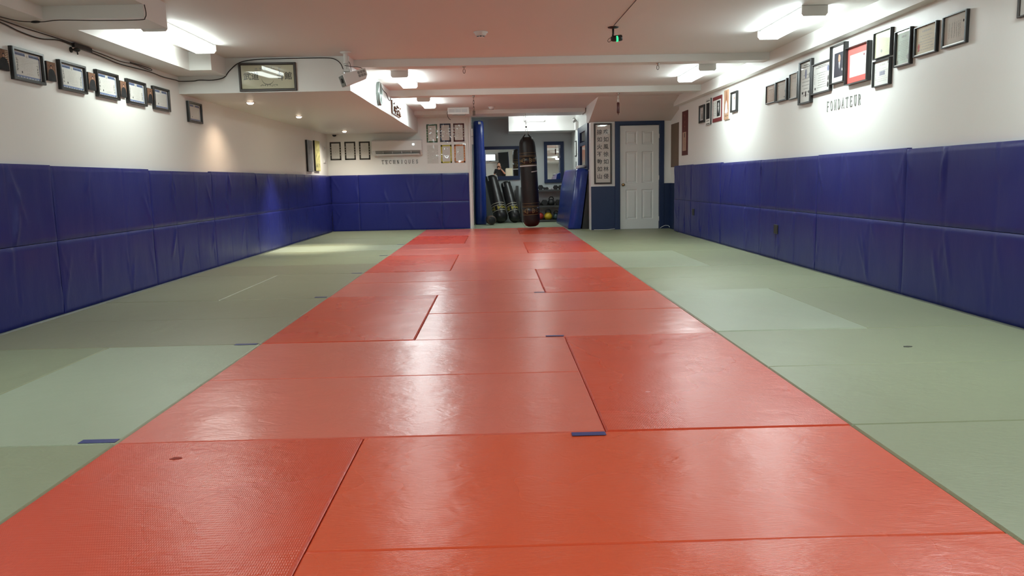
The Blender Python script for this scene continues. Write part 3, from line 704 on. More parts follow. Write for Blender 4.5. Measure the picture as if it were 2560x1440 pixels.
canvas('red-bordered portrait with two columns of brush writing on the right wall', 'poster', 'portrait_poster', 'R', 12.345, 2.064, .497, .384, .012, doc_c, GF, edge='maroon2')
def doc_d(b, W, H, y):
    rect(b, -W, W, -H, H, y, 0)
    b.add([(-W * .8, y - .0005, -H * .35), (W * .8, y - .0005, -H * .35), (W * .3, y - .0005, H * .9), (-W * .2, y - .0005, H * .9)], [(0, 1, 2, 3)], 1)
    b.add([(-W * .6, y - .001, -H * .6), (W * .6, y - .001, -H * .6), (W * .35, y - .001, H * .05), (0, y - .001, H * .3), (-W * .35, y - .001, H * .05)], [(0, 1, 2, 3, 4)], 2)
    rect(b, -W * .85, W * .85, -H * .58, -H * .55, y - .0012, 3); blob(b, -W * .2, -H * .76, W * .1, H * .06, y - .001, 4); rect(b, W * .2, W * .7, -H * .78, -H * .75, y - .001, 4)
    return [M['ph_peach'], M['ph_redbrown2'], M['ph_white'], M['ph_redbrown'], M['ink']]
M['ph_redbrown2'] = mat('photo_rust', (.28, .13, .075), .5, noise_amt=.3, noise_scale=14)
canvas('tall peach coloured canvas of a bowing figure on the right wall', 'canvas', 'canvas_print', 'R', 11.816, 2.079, .256, .434, .02, doc_d, GF, edge='paper_warm')
picture('framed_picture', 'small dark framed print of a white-clad figure beside the peach canvas', 'picture', 'R', 11.439, 2.084, .283, .29, .028, .035, 'frame_black', doc_fig('paper', 'ph_white', 'ph_skin', .1), group=GF)
# founder wall
GS = 'framed documents around the word on the right wall'
def seal(x, z, rx, rz, mi=2): return lambda b, W, H, e: blob(b, W * x, H * z, rx, rz, e - .0005, mi)
def many(*fs):
    def g(b, W, H, e):
        for f in fs: f(b, W, H, e)
    return g
def banner(b, W, H, e): 
    r = random.Random(4); text_lines(b, -W * .8, W * .8, H * .72, H * .92, 2, e, 5, r, .35)
def vcols(xs, z0, z1, n, s=.007, mi=3):
    def g(b, W, H, e):
        r = random.Random(6)
        for x in xs: squiggles(b, W * x, H * z0, H * z1, n, s, e, mi, r)
    return g
picture('framed_document', 'small tan document in black frame, farthest left of the founder group', 'document', 'R', 9.936, 2.029, .328, .229, .012, .022, 'frame_black', doc_simple('paper_brown', 'paper_grey', 8, 1), group=GS, lip='silver')
picture('framed_document', 'grey document in thick black frame, second from the left of the founder group', 'document', 'R', 9.534, 2.026, .371, .252, .02, .04, 'frame_black', doc_simple('paper_grey', 'ink_light', 9, 2, many(seal(-.7, .65, .014, .012, 3), seal(.6, -.1, .014, .014, 3), seal(.5, -.75, .01, .01, 5))), group=GS)
picture('framed_document', 'narrow cream document in black and silver frame, third from the left', 'document', 'R', 9.159, 2.037, .26, .295, .012, .03, 'frame_black', doc_simple('paper_grey', 'ink_light', 11, 3), group=GS, lip='silver')
picture('framed_certificate', 'tall diploma with blue round seal at top centre in dark frame', 'diploma', 'R', 8.803, 2.036, .344, .47, .022, .04, 'frame_black',
        doc_simple('paper', 'ink_grey', 7, 4, many(seal(-.05, .42, .026, .052), seal(.62, .3, .012, .03, 5), banner, seal(-.6, -.52, .018, .014, 5), seal(0, -.6, .016, .032, 5), seal(.6, -.52, .018, .014, 5)), title=False), group=GS)
picture('framed_certificate', 'wide white diploma with blue seal at its top right corner in dark frame', 'diploma', 'R', 8.381, 2.032, .479, .32, .018, .035, 'frame_black',
        doc_simple('paper', 'ink_grey', 7, 5, many(seal(.7, .55, .027, .030), seal(.72, -.15, .012, .03, 5), seal(.7, -.6, .018, .03, 5), banner, seal(-.75, -.7, .015, .014, 5), vcols((-.85,), -.4, .4, 5, .012, 5)), title=False), group=GS)
def doc_photo(b, W, H, y):
    rect(b, -W, W, -H, H, y, 0); e = y - .0006; x0, x1, z0, z1 = -W * .72, W * .80, -H * .72, H * .62
    rect(b, x0, x1, z0, z1, e, 1); e -= .0005
    cx = W * .06
    blob(b, cx, H * .28, W * .17, H * .21, e, 2, 20); blob(b, cx - W * .05, H * .36, W * .1, H * .15, e - .0002, 2)
    b.add([(cx - W * .10, e, H * .10), (cx + W * .12, e, H * .10), (cx + W * .02, e, -H * .32)], [(0, 1, 2)], 0)
    b.add([(W * .45, e, -H * .42), (W * .56, e, -H * .42), (W * .52, e, -H * .28), (W * .47, e, -H * .30)], [(0, 1, 2, 3)], 0)
    return [M['ph_white'], M['ph_dark2'], M['ph_skin'], M['ph_white']]
M['ph_dark2'] = mat('photo_navy_black', (.022, .024, .035), .5, noise_amt=.3, noise_scale=10)
picture('framed_portrait', 'black framed portrait of an elderly person in a dark suit and light shirt', 'portrait', 'R', 7.959, 2.113, .328, .377, .012, .05, 'frame_black', doc_photo, group=GS)
def doc_red(b, W, H, y):
    rect(b, -W, W, -H, H, y, 0); rect(b, -W * .78, W * .72, -H * .66, H * .60, y - .0008, 1); rect(b, W * .48, W * .60, H * .38, H * .50, y - .0014, 2)
    return [M['mat_red'], M['ph_white'], M['maroon2']]
picture('framed_certificate', 'black framed white certificate on a wide red mount', 'certificate', 'R', 7.537, 2.051, .465, .354, .013, .05, 'frame_black', doc_red, group=GS)
picture('framed_document', 'ivory document in thin black frame, upper one of the stacked pair', 'document', 'R', 7.074, 2.154, .318, .236, .011, .032, 'frame_black',
        doc_simple('paper_cream', 'ink_light', 8, 7, many(seal(-.05, .72, .01, .012, 4), seal(-.2, -.5, .014, .014, 3))), group=GS)
def bluelogo(b, W, H, e):
    for k in range(5): rect(b, -W * .3 + k * W * .14, -W * .22 + k * W * .14, -H * .2, H * .15, e - .0004, 2)
picture('framed_document', 'white document with blue centre print, lower one of the stacked pair', 'document', 'R', 7.074, 1.907, .309, .23, .011, .032, 'frame_black',
        doc_simple('paper', 'ink_light', 7, 8, many(seal(.72, .78, .012, .012, 3), vcols((-.8,), -.6, .4, 5, .01), bluelogo)), group=GS)
picture('framed_document', 'tall pale green document in black and silver frame beside the stacked pair', 'document', 'R', 6.713, 2.064, .261, .298, .012, .035, 'frame_black',
        doc_simple('paper_green', 'ink_grey', 12, 9, many(seal(-.8, -.78, .010, .014, 3), seal(.65, -.6, .022, .022, 1))), group=GS, lip='silver')
def redribbon(b, W, H, e):
    x = -W * .72; b.add([(x - .012, e, -H * .72), (x + .012, e, -H * .72), (x + .008, e, -H * .2), (x, e, -H * .12), (x - .008, e, -H * .2)], [(0, 1, 2, 3, 4)], 4); blob(b, x, -H * .38, .016, .018, e - .0004, 4)
    text_lines(b, W * .35, W * .8, -H * .55, -H * .42, 1, e, 3, random.Random(1), .4)
picture('framed_certificate', 'cream certificate with red ribbon seal in black and silver frame', 'certificate', 'R', 6.367, 2.069, .324, .236, .011, .032, 'frame_black',
        doc_simple('paper_warm', 'ink_light', 6, 10, redribbon), group=GS, lip='silver')
picture('framed_document', 'greyish document with vertical brush writing in black frame', 'document', 'R', 5.972, 2.073, .311, .236, .012, .03, 'frame_black',
        doc_simple('paper_grey', 'paper_grey', 1, 11, many(vcols((-.55, -.3, -.08, .12, .3, .45), -.55, .55, 9, .008, 3), seal(.72, .45, .008, .01, 5)), title=False), group=GS, lip='silver')
picture('framed_document', 'brown framed document cut by the right edge of the picture', 'document', 'R', 5.122, 2.115, .257, .211, .012, .03, 'frame_brown', doc_simple('paper', 'ink_light', 6, 12), group=GS)
# brown scroll and the wooden board behind it
def doc_scroll(b, W, H, y):
    rect(b, -W, W, -H, H, y, 0); rect(b, -W * .7, W * .62, -H * .8, H * .05, y - .0005, 1); rect(b, -W * .1, W * .15, -H * .2, 0, y - .001, 2)
    r = random.Random(3); squiggles(b, 0, H * .15, H * .9, 3, .05, y - .0005, 3, r); text_lines(b, -W * .4, W * .4, -H * .75, -H * .25, 12, y - .001, 3, r, .4)
    return [M['maroon'], M['paper_brown'], M['ink'], M['ph_redbrown']]
canvas('tall maroon hanging scroll with tan panel on the end of the right wall', 'scroll', 'wall_scroll', 'R', 14.44, 1.82, .407, .793, .015, doc_scroll, edge='maroon')
t = thing('wooden_board', 'weathered brown wooden board in the niche beside the door', 'board', (XR + .068, 15.42, 1.66), (0, 0, -PI / 2))
b = MB(); b.box(-.42, .42, -.02, 0, -.43, .41); b.build('board', M['wood_dark'], t)

# ------------------------------------------------------------------ lettering (raised serif letters)
def arc(cx, cz, rx, rz, a0, a1, n=14): return [(cx + rx * math.cos(math.radians(a0 + (a1 - a0) * k / n)), cz + rz * math.sin(math.radians(a0 + (a1 - a0) * k / n))) for k in range(n + 1)]
S_ = .035
LET = {  # unit cell 0..1 x 0..1, list of (polyline, width)
 'T': [([(.5, 0), (.5, 1)], .16), ([(.05, .96), (.95, .96)], .07), ([(.07, .8), (.07, .98)], .05), ([(.93, .8), (.93, .98)], .05), ([(.3, .02), (.7, .02)], .05)],
 'E': [([(.25, 0), (.25, 1)], .16), ([(.1, .97), (.88, .97)], .06), ([(.1, .03), (.9, .03)], .06), ([(.25, .5), (.7, .5)], .06), ([(.88, .97), (.88, .8)], .05), ([(.9, .03), (.9, .22)], .05), ([(.7, .4), (.7, .6)], .05)],
 'C': [(arc(.55, .5, .42, .47, 50, 310), .12), ([(.85, .68), (.85, .95)], .05)],
 'H': [([(.2, 0), (.2, 1)], .15), ([(.8, 0), (.8, 1)], .15), ([(.2, .5), (.8, .5)], .06)] + [([(x - .15, z), (x + .15, z)], .05) for x in (.2, .8) for z in (.02, .98)],
 'N': [([(.2, 0), (.2, 1)], .07), ([(.82, 0), (.82, 1)], .07), ([(.15, .98), (.82, .03)], .16)] + [([(.05, .98), (.3, .98)], .05), ([(.05, .02), (.35, .02)], .05), ([(.67, .98), (.97, .98)], .05)],
 'I': [([(.5, 0), (.5, 1)], .17), ([(.3, .98), (.7, .98)], .05), ([(.3, .02), (.7, .02)], .05)],
 'O': [(arc(.5, .5, .4, .47, 0, 360, 24), .11)],
 'Q': [(arc(.5, .5, .4, .47, 0, 360, 24), .11), ([(.5, .12), (.85, -.12)], .11)],
 'U': [([(.2, 1), (.2, .3)] + arc(.5, .3, .3, .28, 180, 360, 12) + [(.8, 1)], .12), ([(.03, .98), (.37, .98)], .05), ([(.65, .98), (.97, .98)], .05)],
 'S': [(arc(.5, .74, .3, .23, 20, 250, 12) + arc(.5, .26, .32, .24, 70, -160, 12), .12), ([(.8, .72), (.8, .95)], .05), ([(.17, .05), (.17, .3)], .05)],
 'F': [([(.25, 0), (.25, 1)], .16), ([(.1, .97), (.88, .97)], .06), ([(.25, .5), (.7, .5)], .06), ([(.88, .97), (.88, .78)], .05), ([(.1, .02), (.42, .02)], .05)],
 'D': [([(.2, 0), (.2, 1)], .16), ([(.1, .97), (.4, .97)] + arc(.42, .5, .45, .47, 90, -90, 14) + [(.1, .03)], .09)],
 'A': [([(.08, 0), (.5, 1)], .07), ([(.92, 0), (.5, 1)], .15), ([(.25, .35), (.75, .35)], .05), ([(0, .02), (.2, .02)], .05), ([(.78, .02), (1, .02)], .05)],
 'R': [([(.2, 0), (.2, 1)], .16), ([(.1, .97), (.45, .97)] + arc(.47, .74, .3, .23, 90, -90, 10) + [(.2, .5)], .09), ([(.45, .5), (.88, 0)], .14), ([(.06, .02), (.34, .02)], .05)],
 'G': [(arc(.5, .5, .4, .47, 50, 340), .11), ([(.88, .1), (.88, .45)], .12), ([(.6, .45), (.95, .45)], .06)],
 'B': [([(.2, 0), (.2, 1)], .16), (arc(.35, .76, .4, .22, 90, -90, 8), .1), (arc(.35, .27, .45, .25, 90, -90, 8), .1)],
}
def strokes(b, segs, x0, z0, w, h, y0, y1, mi=0, wscale=1):
    for pl, wd in segs:
        P = [Vector((x0 + p[0] * w, 0, z0 + p[1] * h)) for p in pl]; hw = wd * min(w, h) * .5 * wscale
        for a, c in zip(P[:-1], P[1:]):
            d = c - a
            if d.length < 1e-7: continue
            d.normalize(); n = Vector((-d.z, 0, d.x)) * hw; e = d * hw * .3
            q = [a - e + n, a - e - n, c + e - n, c + e + n]
            vs = [(p.x, y0, p.z) for p in q] + [(p.x, y1, p.z) for p in q]
            b.add(vs, [(0, 1, 2, 3), (7, 6, 5, 4), (0, 4, 5, 1), (1, 5, 6, 2), (2, 6, 7, 3), (3, 7, 4, 0)], mi)
def wall_word(word, side, c, z, total, h, label, fm, tilt=0):
    """each letter lifts off on its own, but the word is read as one sign: letters are parts"""
    l, r = on_wall(side, c, z); t = thing('wall_lettering', label, 'lettering', l, (0, tilt, r[2])); n = len(word); pitch = total / n
    for i, chx in enumerate(word):
        b = MB(); w = pitch * .62
        strokes(b, LET[chx], -total / 2 + i * pitch + (pitch - w) / 2, -h / 2, w, h, 0, -.008, wscale=1.0); b.build('letter', fm, t)
wall_word('TECHNIQUES', 'B', -2.11, 1.487, .83, .082, 'raised dark serif letters spelling TECHNIQUES below the air conditioner', M['ink'])
wall_word('FONDATEUR', 'R', 7.871, 1.722, .80, .10, 'raised grey serif letters spelling FONDATEUR below the portrait', M['ink_grey'])

def text_mesh(b, s, cx, cz, size, y, mi, M2=None):
    cu = bpy.data.curves.new('t', 'FONT'); cu.body = s; cu.size = size; cu.align_x = 'CENTER'; cu.align_y = 'CENTER'; cu.resolution_u = 3; cu.extrude = 0; cu.offset = size * .012
    o = bpy.data.objects.new('t', cu); COL.objects.link(o); bpy.context.view_layer.update()
    me = bpy.data.meshes.new_from_object(o.evaluated_get(bpy.context.evaluated_depsgraph_get()))
    vs = [v.co.copy() for v in me.vertices]
    if vs:
        mx = (min(v.x for v in vs) + max(v.x for v in vs)) / 2; my = (min(v.y for v in vs) + max(v.y for v in vs)) / 2
        b.add([(cx + v.x - mx, y, cz + v.y - my) for v in vs], [tuple(p.vertices) for p in me.polygons], mi)
    bpy.data.objects.remove(o); bpy.data.meshes.remove(me); bpy.data.curves.remove(cu)
# calligraphy scroll beside the door
def doc_calli(b, W, H, y):
    rect(b, -W, W, -H, H, y, 0)
    for x, s in ((.42, '疾如風徐如林侵'), (-.45, '掠如火不動如山')):
        for k, chx in enumerate(s): text_mesh(b, chx, W * x, H * (.76 - k * .257), .108, y - .0008, 1)
    return [M['paper_scroll'], M['ink']]
M['paper_scroll'] = mat('scroll_paper', (.66, .63, .57), .6)
picture('framed_calligraphy', 'tall dark brown framed calligraphy in two columns beside the door', 'calligraphy', 'B', 2.147, 1.526, .357, 1.206, .03, .03, 'frame_brown', doc_calli, loc=(2.147, YD, 1.526), rot=(0, 0, 0))
# sign board on the soffit front
def doc_sign(b, W, H, y):
    rect(b, -W, W, -H, H, y, 0); e = y - .0008
    for chx, x in (('武', -.78), ('道', -.48), ('館', .78)): text_mesh(b, chx, W * x, H * .08, .092, e, 1)
    rs = random.Random(12)
    for k in range(6): squiggles(b, W * (-.40 + .17 * k), H * .55, H * .73, 1, .028, e, 2, rs)
    for k in range(8): squiggles(b, W * (-.26 + .085 * k), -H * .78, -H * .66, 1, .016, e, 1, rs)
    squiggles(b, W * .50, -H * .12, H * .22, 2, .045, e, 1, rs)
    n = 30
    for k in range(n):   # brushed circle, thicker at the bottom
        t0, t1 = math.radians(185 + 155 * k / n), math.radians(185 + 155 * (k + 1) / n); th = .006 * math.sin(PI * (k + .5) / n) + .001; R = .072
        b.add([(r_ * math.cos(t) * 1 + 0, e, -.01 + r_ * math.sin(t)) for r_, t in ((R, t0), (R + th, t0), (R + th, t1), (R, t1))], [(0, 1, 2, 3)], 1)
    return [M['paper_sign'], M['ink2'], M['ink_grey']]
M['paper_sign'] = mat('antique_paper', (.56, .53, .36), .5, noise_amt=.08, noise_scale=4); M['ink2'] = mat('sumi_ink', (.07, .075, .06), .6)
picture('calligraphy_sign', 'dark brown framed wide calligraphy sign on the front of the soffit', 'sign', 'B', 0, 0, .661, .322, .028, .035, 'frame_brown', doc_sign, loc=(-2.639, 9.43, 2.284), rot=(math.radians(1.7), 0, math.radians(1)))

# ------------------------------------------------------------------ air conditioner
t = thing('air_conditioner', 'white wall-mounted air conditioner with open vent on the back wall', 'air conditioner', (-2.144, YB, 1.79))
b = MB(); b.prism([(0, -.165), (0, .165), (-.17, .165), (-.205, .14), (-.21, -.06), (-.175, -.085), (-.10, -.165)], 0, -.54, .54); b.build('body', M['white_gloss'], t, bevel=.01)
b = MB(); b.prism([(-.206, -.068), (-.178, -.088), (-.12, -.15), (-.135, -.158), (-.19, -.10), (-.212, -.07)], 0, -.46, .50); b.build('vent_slot', M['ink_grey'], t)
for k in range(4):
    b = MB(); b.box(-.30 + k * .2, -.29 + k * .2, -.205, -.16, -.125, -.07); b.build('vane', M['grey_metal'], t)
b = MB(); b.prism([(-.235, -.138), (-.15, -.165), (-.15, -.175), (-.24, -.15)], 0, -.45, .49); b.build('louver', M['white_gloss'], t, bevel=.003)
b = MB(); b.box(.34, .38, -.2125, -.2095, .045, .075); b.build('display', emit('ac_display', (.7, .95, 1), 2.5), t)
# dome camera
t = thing('dome_camera', 'small dark dome camera high on the back wall', 'camera', (-3.50, YB - .05, 2.11))
b = MB(); b.lathe([(.055, 0), (.055, -.015), (.045, -.018)], n=24); b.build('base', M['white_pl'], t)
b = MB(); b.lathe([(.045, -.018), (.042, -.035), (.028, -.052), (.0001, -.058)], n=24); b.build('dome', M['black'], t)
# wall clock on the soffit side
def disc(name, r, x0, x1, m, par, prof=None):
    b = MB(); b.lathe(prof or [(r, x0), (r, x1)], Matrix.Rotation(PI / 2, 4, 'Y'), 40); return b.build(name, m, par)
t = thing('wall_clock', 'round grey-rimmed wall clock on the side of the soffit', 'clock', (-1.69, 11.6, 2.31))
disc('rim', 0, 0, 0, M['clock_rim'], t, [(.165, 0), (.17, .012), (.17, .035), (.16, .05), (.145, .052), (.14, .035), (.14, .012)])
disc('clock_face', 0, 0, 0, M['white_pl'], t, [(.14, .010), (.14, .014), (.0001, .014)])
b = MB(); b.tube([(.02, 0, 0), (.02, .04, .07)], .004, 6); b.tube([(.022, 0, 0), (.022, -.09, .03)], .003, 6); b.build('clock_hand', M['black'], t)
# carved plaque
t = thing('carved_plaque', 'carved brown wooden relief plaque on the side of the soffit', 'plaque', (-1.69, 13.62, 2.26))
b = MB(); b.box(0, .018, -.55, .50, -.10, -.085); b.box(0, .02, -.56, -.50, -.09, .11); b.prism([(-.52, -.09), (.5, -.09), (.55, -.06), (.5, .0), (.52, .05), (.35, .04), (.3, .09), (.1, .06), (0, .11), (-.2, .10), (-.35, .05), (-.45, .07)], 0, 0, .02); b.build('backing', M['wood'], t)
r = random.Random(9)
b = MB()
for k in range(26): b.ball((.024, r.uniform(-.42, .46), r.uniform(-.07, .06)), r.uniform(.018, .04), 10, 0, (.7, 1.5, .8))
b.build('relief', M['wood'], t)

# ------------------------------------------------------------------ projector
t = thing('projector', 'white ceiling-mounted projector with cables in front of the soffit corner', 'projector', (-1.675, 9.15, ZC))
b = MB(); b.lathe([(.062, 0), (.062, -.008), (.035, -.02), (.026, -.022), (.026, -.10), (.030, -.105), (.030, -.125), (.02, -.13)], n=28); b.build('mount_plate', M['white_pl'], t)
b = MB(); b.tube([(0, 0, -.13), (0, 0, -.20)], .018, 14); b.box(-.03, .045, -.03, .03, -.215, -.19); b.box(-.03, -.024, -.03, .03, -.26, -.2); b.box(.04, .046, -.03, .03, -.26, -.2); b.build('tilt_bracket', M['white_pl'], t)
PM = Matrix.Translation((.085, 0, -.275)) @ Matrix.Rotation(math.radians(-20), 4, 'Y') @ Matrix.Rotation(math.radians(24), 4, 'Z') @ Matrix.Rotation(math.radians(8), 4, 'X')
b = MB(); b.prism([(-.145, -.078), (.10, -.062), (.135, -.02), (.135, .055), (-.145, .062)], 1, -.09, .09); body = b.build('housing', M['white_pl'], t, M=PM, bevel=.012)
# nose points to -x in local: dark lens face
b = MB(); b.box(-.152, -.143, -.08, .08, -.068, .052); b.build('lens_face', M['grey_dark'], t, M=PM, bevel=.004)
b = MB(); b.lathe([(.026, 0), (.026, .012), (.018, .012), (.0001, .006)], Matrix.Translation((-.150, -.02, -.005)) @ Matrix.Rotation(-PI / 2, 4, 'Y'), 20); b.build('lens', M['black'], t, M=PM)
b = MB()
for i in range(3):
    for j in range(2): b.box(.025 + i * .032, .052 + i * .032, -.0925, -.088, -.025 + j * .036, .005 + j * .036)
b.build('grille', M['ink_grey'], t, M=PM)
b = MB(); b.tube([(-.01, -.04, -.155), (.03, -.04, -.16), (.08, -.04, -.168), (.13, -.04, -.172), (.17, -.035, -.18), (.195, -.03, -.195), (.205, -.02, -.212), (.20, .0, -.228), (.18, .01, -.235)], .0035, 6); b.tube([(.035, -.02, -.11), (.05, -.03, -.13), (.055, -.03, -.17), (.06, -.02, -.215)], .003, 6); b.build('power_cord', M['cord'], t)

# ------------------------------------------------------------------ small ceiling items
def smoke(label, x, y, s=1):
    t = thing('smoke_detector', label, 'smoke detector', (x, y, ZC), group='ceiling smoke detectors')
    b = MB(); b.lathe([(.072 * s, 0), (.072 * s, -.008 * s), (.056 * s, -.014 * s), (.056 * s, -.03 * s), (.05 * s, -.036 * s), (.038 * s, -.038 * s)], n=32); b.build('base', M['white_pl'], t)
    b = MB(); b.lathe([(.038 * s, -.038 * s), (.038 * s, -.052 * s), (.03 * s, -.056 * s), (.0001, -.056 * s)], n=28); b.build('sensor_head', M['white_pl'], t)
    b = MB()
    for k in range(8):
        a = 2 * PI * k / 8 - PI / 2; M1 = Matrix.Rotation(a, 4, 'Z'); q = MB(); q.box(.036 * s, .0395 * s, -.010 * s, .010 * s, -.050 * s, -.042 * s); b.add([M1 @ Vector(p) for p in q.v], q.f)
    b.build('slot', M['black'], t)
smoke('white round smoke detector on the open ceiling near the camera', -.128, 8.1); smoke('white round smoke detector on the ceiling just before the header beam', -.072, 16.1, 1)
t = thing('security_camera', 'black ceiling camera with a glowing green light', 'camera', (1.18, 7.97, ZC))
b = MB(); b.lathe([(.055, 0), (.05, -.008), (.02, -.014), (.0105, -.016)], n=24); b.build('mount_plate', M['black'], t)
b = MB(); b.tube([(0, 0, -.01), (0, 0, -.065), (-.004, 0, -.085)], .010, 10); b.build('stem', M['black'], t)
b = MB(); b.lathe([(.0001, -.055), (.022, -.05), (.028, -.03), (.03, 0), (.03, .045), (.026, .058), (.0001, .06)], Matrix.Translation((.03, 0, -.108)) @ Matrix.Rotation(math.radians(84), 4, 'Y'), 22); b.build('camera_body', M['black'], t)
b = MB(); b.lathe([(.0295, -.01), (.0312, -.008), (.0312, .008), (.0295, .01)], Matrix.Translation((.037, 0, -.109)) @ Matrix.Rotation(math.radians(84), 4, 'Y'), 22); b.build('status_light', M['led'], t)
b = MB(); b.tube([(-.005, 0, -.102), (-.02, 0, -.101), (-.035, 0, -.105), (-.046, 0, -.113), (-.053, 0, -.124), (-.054, 0, -.134), (-.048, 0, -.141), (-.038, 0, -.142), (-.029, 0, -.136), (-.02, 0, -.126), (-.012, 0, -.114)], .0025, 6); b.build('cable_loop', M['cord'], t)
b = MB(); b.tube([(1.17, 7.97, ZC - .006), (1.175, 7.7, ZC - .005), (1.187, 7.3, ZC - .004), (1.20, 6.8, ZC - .004), (1.215, 6.0, ZC - .004), (1.22, 4.5, ZC - .004)], .003, 6); tag(b.build('ceiling_cable', M['cord']), 'thin dark cable along the ceiling to the black camera', 'cable')
def chain(b, x, y, z0, z1, s=.022, mi=0, dx=0):
    n = max(1, int((z0 - z1) / (s * 1.5)))
    for k in range(n):
        z = z0 - (k + .5) * (z0 - z1) / n; L = (z0 - z1) / n * .66; pts = []
        for a in range(12):
            t = 2 * PI * a / 12; u, v = math.cos(t) * s * .36, math.sin(t) * L
            pts.append((x + dx * k / n + (u if k % 2 else 0), y + (0 if k % 2 else u), z + v))
        b.tube(pts, s * .11, 6, mi, closed=True)
def ring_hook(label, x, y, z):
    t = thing('ceiling_hook', label, 'hook', (x, y, z), group='bag hooks under the first beam')
    b = MB(); b.lathe([(.022, 0), (.022, -.006), (.008, -.01), (.007, -.03)], n=16); b.build('eye_bolt', M['steel'], t)
    b = MB(); b.tube([(.014 * math.cos(2 * PI * k / 14), 0, -.052 + .026 * math.sin(2 * PI * k / 14)) for k in range(14)], .0035, 6, closed=True); b.build('ring', M['dark_steel'], t)
ring_hook('metal hook with ring under the first ceiling beam, left of centre', -.369, 9.84, 2.416); ring_hook('metal hook with ring under the first ceiling beam, near the right light', 2.004, 9.84, 2.416)
t = thing('hanging_chain', 'short dark chain with metal weight hanging from the second beam, left', 'chain', (-.35, 13.05, 2.411), group='chains under the second beam')
b = MB(); b.lathe([(.025, 0), (.02, -.02), (.008, -.03)], n=14); b.build('eye_bolt', M['steel'], t)
b = MB(); chain(b, 0, 0, -.03, -.23, .032); b.build('chain', M['dark_steel'], t)
b = MB(); b.box(-.022, .022, -.012, .012, -.315, -.24); b.build('weight', M['brown_rubber'], t, bevel=.003)
t = thing('hanging_chain', 'short chain with dark red spring hanging from the second beam, right', 'chain', (2.01, 13.05, 2.411), group='chains under the second beam')
b = MB(); b.lathe([(.028, 0), (.022, -.02), (.008, -.035)], n=14); b.build('eye_bolt', M['steel'], t)
b = MB(); chain(b, 0, 0, -.035, -.15, .032); b.build('chain', M['steel'], t)
b = MB(); b.lathe([(.01, -.15), (.022, -.16), (.022, -.32), (.01, -.33)], n=16); b.tube([(0, 0, -.33), (0, 0, -.355)], .005, 6); b.build('spring', mat('dark_red_enamel', (.06, .012, .01), .4), t)
# ceiling heater
t = thing('ceiling_heater', 'white ceiling-hung heater with three grille windows', 'heater', (-.74, 16.1, ZC))
b = MB(); b.box(-.215, .215, -.08, .12, -.135, -.001); b.build('case', M['white_pl'], t, bevel=.008)
for k in range(3):
    b = MB(); b.box(-.185 + k * .127, -.075 + k * .127, -.084, -.079, -.10, -.035)
    for q in range(5): b.box(-.185 + k * .127, -.075 + k * .127, -.088, -.084, -.097 + q * .0135, -.092 + q * .0135)
    b.build('grille', M['grey_metal'], t)
b = MB(); b.box(-.13, .13, -.05, .05, -.15, -.136); b.build('lower_guard', M['ink_grey'], t)
b = MB(); b.tube([(-.216, -.05, -.06), (-.225, -.05, -.12), (-.215, -.05, -.18), (-.19, -.04, -.22), (-.16, -.03, -.24)], .006, 6); b.build('power_cord', M['cord'], t)

# ------------------------------------------------------------------ cables along the left wall
def cable(name, label, pts, r, m='cord', n=6):
    # smooth with catmull-rom
    P = [Vector(p) for p in pts]; Q = []
    for i in range(len(P) - 1):
        p0, p1, p2, p3 = P[max(i - 1, 0)], P[i], P[i + 1], P[min(i + 2, len(P) - 1)]
        for k in range(5):
            t = k / 5; Q.append(.5 * ((2 * p1) + (p2 - p0) * t + (2 * p0 - 5 * p1 + 4 * p2 - p3) * t * t + (3 * p1 - p0 - 3 * p2 + p3) * t ** 3))
    Q.append(P[-1]); b = MB(); b.tube(Q, r, n); return tag(b.build(name, M[m]), label, 'cable')
XW = XL + .012
cable('wall_cable', 'thick black cable bundle sagging along the top of the left wall', [(XW, 4.5, 2.29), (XW, 5.6, 2.285), (XW, 6.1, 2.275), (XW, 6.35, 2.25), (XW, 6.62, 2.245), (XW, 6.9, 2.28), (XW, 7.15, 2.275), (XW, 7.5, 2.262), (XW, 7.73, 2.25), (XW, 7.97, 2.24), (XW, 8.4, 2.25), (XW, 8.68, 2.255), (XW, 8.98, 2.245), (XW, 9.32, 2.255), (XW + .02, 9.40, 2.25), (-3.5, 9.415, 2.252), (-3.43, 9.42, 2.262), (-3.29, 9.42, 2.258), (-3.15, 9.42, 2.285), (-3.075, 9.42, 2.365), (-2.955, 9.42, 2.452), (-2.765, 9.42, 2.482), (-2.49, 9.42, 2.487), (-2.21, 9.42, 2.488), (-1.93, 9.42, 2.485), (-1.84, 9.40, 2.462), (-1.775, 9.35, 2.41), (-1.73, 9.25, 2.335), (-1.70, 9.18, 2.29)], .0052)
cable('wall_cable', 'second black cable running just under the duct boxing on the left wall', [(XW, 4.5, 2.30), (XW, 5.8, 2.298), (XW, 6.4, 2.290), (XW, 6.8, 2.293), (XW, 7.0, 2.292), (XW + .006, 7.3, 2.285), (XW + .006, 7.7, 2.275), (XW, 8.0, 2.268), (XW, 8.3, 2.283), (XW, 8.65, 2.272), (XW, 8.68, 2.29), (XW, 8.45, 2.293), (XW, 8.2, 2.29)], .004)
cable('box_cable', 'black cable with inline switch crossing the front of the ceiling box', [(-3.66, 5.6, 2.30), (-3.62, 6.02, 2.297), (-3.57, 6.17, 2.294), (-3.50, 6.19, 2.290), (-3.40, 6.192, 2.288), (-3.27, 6.192, 2.298), (-2.97, 6.192, 2.290), (-2.67, 6.192, 2.290), (-2.63, 6.192, 2.305), (-2.62, 6.192, 2.34), (-2.628, 6.192, 2.40)], .0035)
b = MB(); b.ball((-3.45, 6.19, 2.288), .022, 12, 0, (1.9, .45, .45)); tag(b.build('inline_switch', M['black']), 'black inline switch on the cable at the ceiling box', 'switch')
